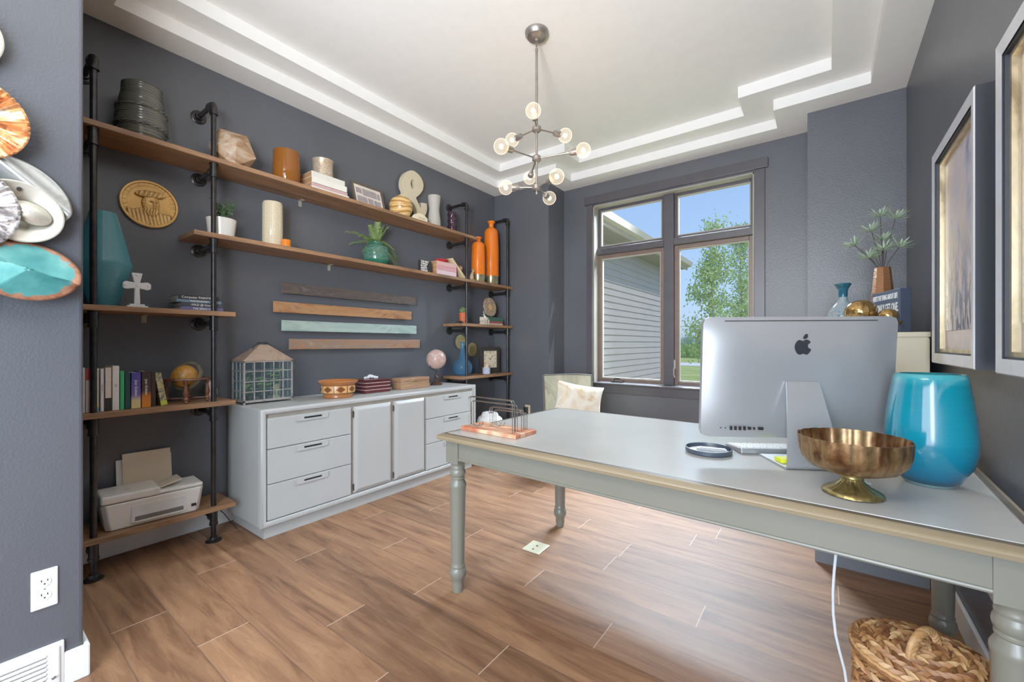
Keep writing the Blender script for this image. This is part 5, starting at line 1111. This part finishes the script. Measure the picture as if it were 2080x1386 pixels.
single(G().tube([(.075, 1.70, DZ+.004), (.095, 1.712, DZ+.004), (.12, 1.71, DZ+.004)], .003, 6).tube([(.06, 1.73, DZ+.004), (.085, 1.725, DZ+.004), (.11, 1.728, DZ+.004)], .003, 6), 'desk_cables', M_WHITE, 'short white cables lying on the desk beside the computer foot', 'cable', (0, 0, 0))
# ------------------------------------------------------------------ basket under the desk
bk_ = thing('wicker_basket', 'braided brown wicker basket with lid and loop handle under the desk', 'basket', (.222, 1.612, 0))
def wicker():
    m, n, l, b = nt('braided_water_hyacinth'); setc(b, Roughness=.5)
    ge = n.new('ShaderNodeNewGeometry'); f = noise_tex(n, l, coords(n, l), 60, 3)
    c = ramp(n, l, ge.outputs['Random Per Island'], [(0, s2l((104, 62, 34))), (.35, s2l((160, 106, 60))), (.7, s2l((190, 138, 84))), (1, s2l((214, 172, 118)))])
    l.new(mix(n, l, .4, c, ramp(n, l, f, [(.3, (.45, .3, .2, 1)), (.65, (1, 1, 1, 1))]), 'MULTIPLY'), b.inputs['Base Color']); return m
M_WK = wicker()
RB, HB = .150, .345
core = G(); core.lathe([(.0001, .003), (RB*.86, .003), (RB*.97, HB*.5), (RB*.955, HB-.01), (.0001, HB-.01)], 32)
core.build('liner', pm('dark_weave_gap', (58, 36, 22), .9), bk_)
def strand(g, p, d, nrm, L, w, h):
    s_ = d.cross(nrm).normalized(); vs = []
    for t, k in ((-.5, .25), (-.2, 1), (.2, 1), (.5, .25)):
        c = p+d*(L*t); vs += [c-s_*w*k, c+nrm*h*k, c+s_*w*k, c-nrm*h*.4*k]
    g.add(vs, [(4*i+j, 4*i+(j+1) % 4, 4*i+4+(j+1) % 4, 4*i+4+j) for i in range(3) for j in range(4)]+[(3, 2, 1, 0), (12, 13, 14, 15)])
random.seed(8); g = G()
for k in range(16):
    z = .014+k*.0208; rr_ = RB*(.88+.12*min(1, z/(HB*.5))); n_ = 40
    for i in range(n_):
        a = 2*math.pi*(i+(k % 2)*.5)/n_; nr = Vector((math.cos(a), math.sin(a), 0)); tn = Vector((-math.sin(a), math.cos(a), 0)); d = (tn+Vector((0, 0, .55 if k % 2 else -.55))).normalized()
        strand(g, nr*(rr_-.003)+Vector((0, 0, z)), d, nr, .036*random.uniform(.9, 1.15), .0078, .0085)
g.build('body', M_WK, bk_, 60)
g = G()
for k in range(9):
    r_ = RB*1.03*(k+.6)/9.2; n_ = max(5, int(2*math.pi*r_/.0225)); zl = HB+.012+.022*(1-(r_/RB)**2)
    for i in range(n_):
        a = 2*math.pi*(i+.5*(k % 2))/n_; nr = Vector((r_/RB*math.cos(a)*.28, r_/RB*math.sin(a)*.28, 1)).normalized(); tn = Vector((-math.sin(a), math.cos(a), 0)); ra = Vector((math.cos(a), math.sin(a), 0))
        d = (tn+ra*(.5 if k % 2 else -.5)).normalized(); strand(g, Vector((math.cos(a)*r_, math.sin(a)*r_, zl)), d, nr, .038*random.uniform(.9, 1.2), .0085, .0088)
for zz, rr_ in ((HB-.002, RB*1.04), (HB+.008, RB*1.045)): g.tube([(rr_*math.cos(a), rr_*math.sin(a), zz+.0012*math.sin(a*40)) for a in [2*math.pi*i/160 for i in range(160)]], lambda q: .0055+.0012*math.sin(q*480), 7, closed=True)
ld = g.build('lid', M_WK, bk_, 60)
g = G().lathe([(.0001, HB+.026), (RB*.5, HB+.020), (RB*1.02, HB+.002), (.0001, HB)], 30); g.build('lid_backing', pm('dark_weave_gap', (66, 42, 26), .9), ld)
g = G(); P = [Vector((.045*math.cos(a)*.72, -.012+.052*math.cos(a), HB+.026+.058*math.sin(a))) for a in [math.pi*k/40 for k in range(41)]]
for q in range(3): g.tube([p+Vector((.0055*math.cos(i*.75+q*2.1), .004*math.cos(i*.75+q*2.1), .0055*math.sin(i*.75+q*2.1))) for i, p in enumerate(P)], .0078, 8)
g.build('handle', M_WK, ld, 60)
# ------------------------------------------------------------------ on the filing cabinet
FZ = 1.2785
fv = thing('flask_vase', 'mottled blue grey glass flask vase with flared teal rim', 'vase', (.098, 3.28, FZ))
m_fl = patch('mottled_blue_glass', [(60, 92, 108), (120, 146, 158), (148, 160, 166), (110, 96, 74)], 22, .15, 0, (1, 1, 1), 2)
G().lathe([(.0001, 0), (.04, 0), (.062, .02), (.080, .07), (.082, .10), (.070, .145), (.045, .178), (.026, .20), (.022, .225)], 40, cap=False).build('flask_body', m_fl, fv, 60)
G().lathe([(.022, .222), (.024, .27), (.036, .298), (.041, .302), (.039, .308), (.032, .300), (.019, .27)], 48, cap=False, fn=lambda a, r, z: r*(1+(.07*math.sin(7*a) if z > .295 else 0))).build('flared_neck', pm('teal_neck_glass', (24, 84, 104), .1, var=.4, vs=30), fv, 60)
sg = thing('box_sign', 'navy box sign with white capital lettering about life', 'sign', (.322, 2.975, FZ), math.atan2(.958, -.287))   # local x runs away from the camera
G().box(0, -.047, 0, .315, 0, .232).build('box', pm('navy_box', (44, 52, 70), .5, var=.05), sg, 0, .002)
Mt = Matrix(((-1, 0, 0, 0), (0, 0, 1, 0), (0, 1, 0, 0), (0, 0, 0, 1)))
G().box(.004, 0, .004, .311, .0012, .228).build('face', pm('slate_sign_face', (64, 76, 98), .5, var=.05), sg, 0)
text("HERE'S THE THING ABOUT LIFE", .040, M_LETW, sg, T(.1575, .0016, .196) @ Mt, sx=.49, bold=.0006)
text('WE ONLY GET ONE.', .066, M_LETW, sg, T(.1575, .0016, .134) @ Mt, sx=.48, bold=.001)
gd = thing('leaf_dish', 'pointed gold leaf dish holding two gold glass balls', 'dish', (.195, 2.960, FZ))
m_gd = patch('gold_leaf_metal', [(120, 84, 40), (196, 150, 84), (150, 108, 56)], 10, .25, .85)
g = G(); vs = []; n = 28
for k, (q, z) in enumerate(((.18, .0), (.45, .002), (.8, .03), (1.0, .055))):
    for i in range(n):
        a = 2*math.pi*i/n; L = .10+.05*max(0, math.cos(a+.55))**6; vs.append((q*L*math.cos(a), q*L*.72*math.sin(a), z))
g.add(vs, [(k*n+i, k*n+(i+1) % n, (k+1)*n+(i+1) % n, (k+1)*n+i) for k in range(3) for i in range(n)]+[tuple(range(n))[::-1]])
g.build('dish_body', m_gd, gd, 60, solid=.003)
m_gg = patch('gold_mercury_glass', [(120, 86, 44), (190, 150, 90), (150, 110, 60)], 9, .12, .8)
single(G().ball((0, 0, 0), .073, (1, 1, .92), 32, 20), 'glass_ball', m_gg, 'larger gold glass ball in the leaf dish behind the computer', 'ornament', (.165, 2.985, FZ+.112), smooth=80)
single(G().ball((0, 0, 0), .042, (1, 1, .92), 28, 16), 'glass_ball', m_gg, 'smaller gold glass ball at the pointed end of the leaf dish', 'ornament', (.272, 2.930, FZ+.085), smooth=80)
cv = thing('succulent_vase', 'faux spiky succulent stems in a ribbed copper vase', 'plant', (.296, 3.46, FZ))
m_cop = bands('ribbed_copper', [(112, 66, 40), (206, 150, 106), (160, 100, 64)], 'Z', 34, .3, 3, .6, .4)
G().lathe([(.0001, 0), (.066, 0), (.068, .02), (.062, .16), (.040, .40), (.038, .412), (.033, .405), (.03, .36)], 8, cap=False).build('vase', m_cop, cv, 20)
random.seed(21); g = G(); st = G(); HZ = FZ
heads = [(.283, 3.43, 2.002), (.352, 3.44, 1.978), (.241, 3.43, 1.917), (.160, 3.42, 1.838), (.296, 3.40, 1.787), (.368, 3.43, 1.800), (.262, 3.47, 1.755), (.228, 3.43, 1.752), (.30, 3.47, 1.86)]
for (x_, y_, z_) in heads:
    c = Vector((x_-.296, y_-3.46, z_-HZ)); st.tube([(0, 0, .36), (c.x*.35, c.y*.35, .36+(c.z-.36)*.5), c], .0024, 6)
    ax = Vector((c.x*2.2, c.y*1.5-.15, .55)).normalized()
    for k in range(24):
        a = k*2.4; el = .15+.75*(k/24); u_ = ax.orthogonal().normalized(); w_ = ax.cross(u_)
        d = (ax*el+(u_*math.cos(a)+w_*math.sin(a))*(1.1-el*.5)).normalized(); L = .082*random.uniform(.75, 1.05); s_ = d.cross(ax).normalized()*.0048; b_ = d.cross(s_).normalized()*.003
        p0, p1, p2 = c, c+d*L*.72, c+d*L
        g.add([p0-s_*.5, p0+b_*.5, p0+s_*.5, p1-s_, p1+b_, p1+s_, p2], [(0, 1, 4, 3), (1, 2, 5, 4), (2, 0, 3, 5), (3, 4, 6), (4, 5, 6), (5, 3, 6)])
g.build('spiky_leaves', pm('sage_green_leaf', (158, 178, 148), .6, var=.3, vs=20), cv, 0); st.build('stem', pm('dark_stem', (52, 42, 40), .6), cv)
# ------------------------------------------------------------------ wall and floor fittings
ol = thing('wall_outlet', 'white duplex outlet on the partition beside the doorway', 'outlet', (-2.183, .211, .366))
G().box(0, -.032, -.067, .006, .032, .067).build('plate', M_WHITE, ol, 0, .003)
for z_ in (-.024, .024):
    s_ = G().lathe([(.0001, .0075), (.016, .0075), (.0165, .006), (.0165, .0)], 24, cap=False).build('socket', M_WHITE, ol, 30, M=T(0, 0, z_) @ FACE_X)
    g = G(); g.box(-.0085, .002, .0072, -.0062, .010, .0079); g.box(.0058, .002, .0072, .0082, .009, .0079); g.cyl((0, -.006, .0072), (0, -.006, .0079), .0026, n=10); g.build('slots', M_DKMETAL, s_, 0)
G().cyl((.006, 0, 0), (.0072, 0, 0), .0028, n=10).build('screw', M_STOP, ol)
vt = thing('floor_register', 'white louvred vent grille set into the partition baseboard', 'vent', (-2.183, .08, 0))
g = G(); y0, y1, z0_, z1_ = -.13, .178, 0, .165; g.box(0, y0, z0_, .012, y1, z1_); g.box(.008, y0+.012, z0_, .020, y1-.012, z1_-.012); g.build('frame', M_TRIM, vt, 0, .004)
g = G()
for k in range(8): z_ = .022+k*.0155; g.add([(.0205, y0+.03, z_), (.0205, y1-.045, z_), (.026, y1-.045, z_+.007), (.026, y0+.03, z_+.007), (.0205, y1-.045, z_+.009), (.0205, y0+.03, z_+.009)], [(0, 1, 2, 3), (3, 2, 4, 5), (1, 4, 2), (0, 3, 5)])
g.build('louvres', M_TRIM, vt, 0)
g = G()
for k in range(8): z_ = .022+k*.0155; g.box(.0202, y0+.03, z_-.0022, .0206, y1-.045, z_)
g.build('dark_slots', pm('vent_dark', (70, 72, 76), .8), vt, 0)
G().tube([(.02, y1-.03, .05), (.028, y1-.03, .052), (.030, y1-.024, .058)], .003, 6).build('damper_lever', M_DKMETAL, vt)
fo = thing('floor_outlet', 'square pale brass outlet cover set in the floor planks', 'outlet', (-1.378, 2.106, 0), R(2))
G().box(-.058, -.064, 0, .058, .064, .006).build('plate', pm('pale_brass_plate', (226, 220, 186), .35, .15, var=.05), fo, 0, .002)
for y_ in (-.034, .012): G().cyl((0, y_, .006), (0, y_, .007), .006, n=12).build('screw', M_DKMETAL, fo)
bo = thing('wall_outlet', 'beige outlet plate with a dark plug in the corner pier wall', 'outlet', (-2.79, YC, .44))
g = G(); g.box(-.036, -.006, -.058, .036, 0, .058); g.build('plate', pm('almond_plate', (206, 186, 150), .4), bo, 0, .002)
G().box(-.036, -.045, -.05, .012, -.006, .035).build('plug', M_BLACK, bo, 0, .006)
# rounded white bin on the floor by the shelving
wbn = thing('waste_bin', 'rounded white bin with a dark slot on top, at the end of the low cabinet', 'bin', (-2.80, 3.40, 0))
G().lathe([(.0001, 0), (.105, 0), (.115, .01), (.128, .22), (.132, .38), (.128, .405), (.0001, .405)], 36, fn=lambda a, r, z: r*(1+.12*math.cos(2*a))).build('bin_body', M_WHITE, wbn, 50)
lp_ = [(.130, .407), (.128, .42), (.118, .445), (.100, .46), (.086, .462), (.084, .48), (.074, .498), (.045, .506), (.0001, .507)]
G().lathe(lp_, 36, fn=lambda a, r, z: r*(1+.12*math.cos(2*a)), cap=False).build('lid', M_WHITE, wbn, 50)
G().ball((.028, -.02, .502), .040, (1, .7, .16), 20, 8).build('slot', pm('dark_slot', (70, 72, 76), .6), wbn)
# ------------------------------------------------------------------ layered metal wall sculpture on the partition
ws = thing('metal_wall_sculpture', 'layered metal petal sculpture in copper, silver and teal on the partition', 'wall sculpture', (-2.183, .10, 1.72))
def disc(name, c, ry_, rz_, x, fn, mat, label, rot=0, nr=16, na=96, tilt=(0, 0)):
    vs = []; fs = []
    for i in range(nr+1):
        for j in range(na):
            a = 2*math.pi*j/na; r = max(.002, i/nr); u, v = r*math.cos(a), r*math.sin(a)
            y_, z_ = u*ry_, v*rz_; yy_ = y_*math.cos(rot)-z_*math.sin(rot); zz_ = y_*math.sin(rot)+z_*math.cos(rot)
            vs.append((x+fn(u, v, r, a)+tilt[0]*u+tilt[1]*v, yy_, zz_))
    fs = [(i*na+j, i*na+(j+1) % na, (i+1)*na+(j+1) % na, (i+1)*na+j) for i in range(nr) for j in range(na)]
    o = G().add(vs, fs).build(name, mat, ws, 50, solid=.0018, M=T(0, c[0]-.10, c[1]-1.72)); o['label'] = label; return o
m_pc = patch('streaked_copper', [(120, 66, 44), (222, 142, 84), (232, 176, 122), (240, 228, 220)], 9, .28, .6, (1, 2.2, 2.2), 2)
m_ps = patch('scorched_silver', [(60, 48, 48), (168, 160, 158), (222, 218, 214), (120, 92, 80)], 9, .28, .6, (1, 2.2, 2.2), 2)
m_cr = patch('brushed_champagne', [(196, 184, 158), (222, 216, 200), (206, 198, 178)], 6, .3, .5)
m_cg = patch('brushed_grey_silver', [(150, 156, 154), (208, 210, 206), (178, 182, 178)], 6, .28, .7)
def teal_rust():
    m, n, l, b = nt('teal_enamel_rusted_rim'); setc(b, Roughness=.35, Metallic=.2)
    v = coords(n, l); ln = n.new('ShaderNodeVectorMath'); ln.operation = 'LENGTH'; mp = n.new('ShaderNodeMapping'); mp.inputs['Scale'].default_value = (0, 1/.128, 1/.098)
    t = n.new('ShaderNodeTexCoord'); l.new(t.outputs['Object'], mp.inputs['Vector']); l.new(mp.outputs[0], ln.inputs[0])
    nz = noise_tex(n, l, v, 38, 5, .7); ad = n.new('ShaderNodeMath'); ad.operation = 'MULTIPLY_ADD'; l.new(nz, ad.inputs[0]); ad.inputs[1].default_value = .5; l.new(ln.outputs['Value'], ad.inputs[2])
    base = ramp(n, l, noise_tex(n, l, v, 10, 4), [(.3, s2l((40, 118, 118))), (.6, s2l((84, 160, 156))), (.75, s2l((150, 196, 190)))])
    rust = ramp(n, l, nz, [(.4, s2l((150, 86, 54))), (.6, s2l((176, 124, 96)))])
    l.new(mix(n, l, ramp(n, l, ad.outputs[0], [(1.08/1.6, (0, 0, 0, 1)), (1.13/1.6, (1, 1, 1, 1))]), base, rust), b.inputs['Base Color'])
    sc2 = n.new('ShaderNodeMath'); sc2.operation = 'DIVIDE'; sc2.inputs[1].default_value = 1.6; l.new(ad.outputs[0], sc2.inputs[0])
    for lk in list(l):
        if lk.from_socket == ad.outputs[0] and lk.to_node.type == 'VALTORGB': l.new(sc2.outputs[0], lk.to_socket)
    return m
pleat = lambda k, h: (lambda u, v, r, a: h*r*(.35+.65*r)*abs(math.sin(k*a/2))**.8+.012*r*r)
disc('petal', (-.005, 2.19), .125, .115, .020, lambda u, v, r, a: .02*r*r, m_cr, 'plain pale champagne disc at the top', tilt=(0, .01))
disc('petal', (.052, 1.925), .122, .128, .045, pleat(44, .016), m_pc, 'pleated copper fan disc')
disc('petal', (.165, 1.735), .125, .085, .018, lambda u, v, r, a: .035*math.exp(-(v-.25)**2*9)-.03*math.exp(-(v+.35)**2*12), m_cg, 'folded silver oval disc', rot=R(-42), tilt=(0, .0))
disc('petal', (.150, 1.655), .105, .098, .032, lambda u, v, r, a: .025*r*r-.02*math.exp(-(u*u+v*v)*6), m_cr, 'champagne dished disc with a curled lip', rot=R(-30))
disc('petal', (.175, 1.655), .050, .034, .055, lambda u, v, r, a: .02*(1-r*r), m_cr, 'small curled champagne lip', rot=R(-25))
disc('petal', (.030, 1.640), .122, .135, .058, pleat(44, .016), m_ps, 'pleated scorched silver fan disc')
disc('petal', (.165, 1.462), .128, .098, .050, lambda u, v, r, a: .040*(1-abs(v*.95+u*.25-.05)*1.5)*(.5+.5*r) if v*.95+u*.25 > .05 else .034-.05*abs(math.sin(a*1.0+2.1))*r*.6, teal_rust(), 'folded teal disc with a rusted rim', rot=R(-8))
disc('petal', (-.02, 1.40), .10, .10, .022, lambda u, v, r, a: .02*r*r, m_pc, 'copper disc below the silver fan')
g = G()
for y_, z_ in ((.03, 1.92), (.03, 1.64), (.15, 1.66), (.14, 1.46), (-.02, 2.18), (-.02, 1.40), (.15, 1.73)): g.cyl((0, y_-.10, z_-1.72), (.055, y_-.10, z_-1.72), .006, n=8)
g.tube([(.012, -.10, .46), (.012, -.06, .1), (.012, -.02, -.3)], .006, 8); g.build('mounting_rods', M_BLACK, ws)
# ------------------------------------------------------------------ light
w = bpy.data.worlds.new('sky_world'); sc.world = w; w.use_nodes = True
n, l = w.node_tree.nodes, w.node_tree.links; n.clear()
o = n.new('ShaderNodeOutputWorld'); bg = n.new('ShaderNodeBackground'); sk = n.new('ShaderNodeTexSky'); sk.sky_type = 'NISHITA'
sk.sun_disc = False; sk.sun_elevation = R(48); sk.sun_rotation = R(200); sk.air_density = 1.0; sk.dust_density = 1.5; sk.ozone_density = 1.0
bg.inputs['Strength'].default_value = 1.0
mx = n.new('ShaderNodeVectorMath'); mx.operation = 'MULTIPLY'; mx.inputs[1].default_value = (.2, .2, .21); l.new(sk.outputs[0], mx.inputs[0]); sb = mix(n, l, .72, mx.outputs[0], (.27, .46, .84, 1)); l.new(sb, bg.inputs[0]); l.new(bg.outputs[0], o.inputs[0])
def lamp(name, kind, loc, energy, color, rot=None, size=None, size_y=None, radius=None, target=None):
    d = bpy.data.lights.new(name, kind); d.energy = energy; d.color = color
    if kind == 'AREA':
        d.shape = 'RECTANGLE'; d.size = size; d.size_y = size_y or size
    elif radius is not None and kind != 'SUN': d.shadow_soft_size = radius
    q = bpy.data.objects.new(name, d); col.objects.link(q); q.location = loc
    if target is not None: q.rotation_euler = (Vector(target)-Vector(loc)).to_track_quat('-Z', 'Y').to_euler()
    elif rot: q.rotation_euler = rot
    return q
s = lamp('sun', 'SUN', (0, 0, 20), 2.2, (1, .95, .86), rot=(R(42), 0, R(120))); s.data.angle = R(.6)
for i, p in enumerate(bulb_pos): lamp('bulb_light', 'POINT', p, 17.0, (1, .93, .85), radius=.012)
# added lamp, unseen above the view, strengthening the sky's light through the window
lamp('added_sky_light', 'AREA', (-1.3, 6.1, 4.3), 900, (.76, .87, 1.0), size=2.6, size_y=1.8, target=(-1.5, 2.6, .5)).data.spread = R(112)
# added fill lamps, unseen behind the doorway, to brighten the room
lamp('hall_fill', 'AREA', (-.75, -2.6, 1.3), 120, (.74, .86, 1.0), size=2.4, size_y=2.4, target=(-1.3, 2.2, 1.2))
lamp('hall_top_fill', 'AREA', (-.9, -.9, 2.95), 40, (1, .95, .88), size=1.2, size_y=1.0, target=(-.9, -.6, 0))  # added overhead fill, stands for no known fitting
lamp('hall_side_fill', 'AREA', (.36, -1.3, 1.5), 150, (.72, .85, 1.0), size=1.6, size_y=1.8, target=(-2.6, .6, 1.2))  # added fill in front of a solid wall, brightens the partition
# added spot in the doorway, bounced off the ceiling to brighten the room
fl = lamp('bounce_fill', 'SPOT', (-.35, -.45, 1.7), 330, (1, .98, .96), radius=.25, target=(-1.5, 2.0, 3.2)); fl.data.spot_size = R(105); fl.data.spot_blend = 1
# ------------------------------------------------------------------ camera
cam = bpy.data.cameras.new('camera'); co_ = bpy.data.objects.new('camera', cam); col.objects.link(co_)
cam.sensor_width = 36; cam.lens = 855*36/2080; cam.clip_start = .02; cam.clip_end = 500
co_.location = (0, 0, 1.22); co_.rotation_euler = (R(90), 0, math.atan(632/855))
cam.shift_y = 5/2080
sc.camera = co_
sc.view_settings.view_transform = 'Standard'; sc.view_settings.look = 'None'; sc.view_settings.exposure = .16; sc.view_settings.gamma = 1.22
cy = sc.cycles; cy.use_denoising = True; cy.max_bounces = 8; cy.diffuse_bounces = 5; cy.glossy_bounces = 4; cy.transparent_max_bounces = 16; cy.transmission_bounces = 4
cy.sample_clamp_indirect = 6; cy.caustics_reflective = False; cy.caustics_refractive = False
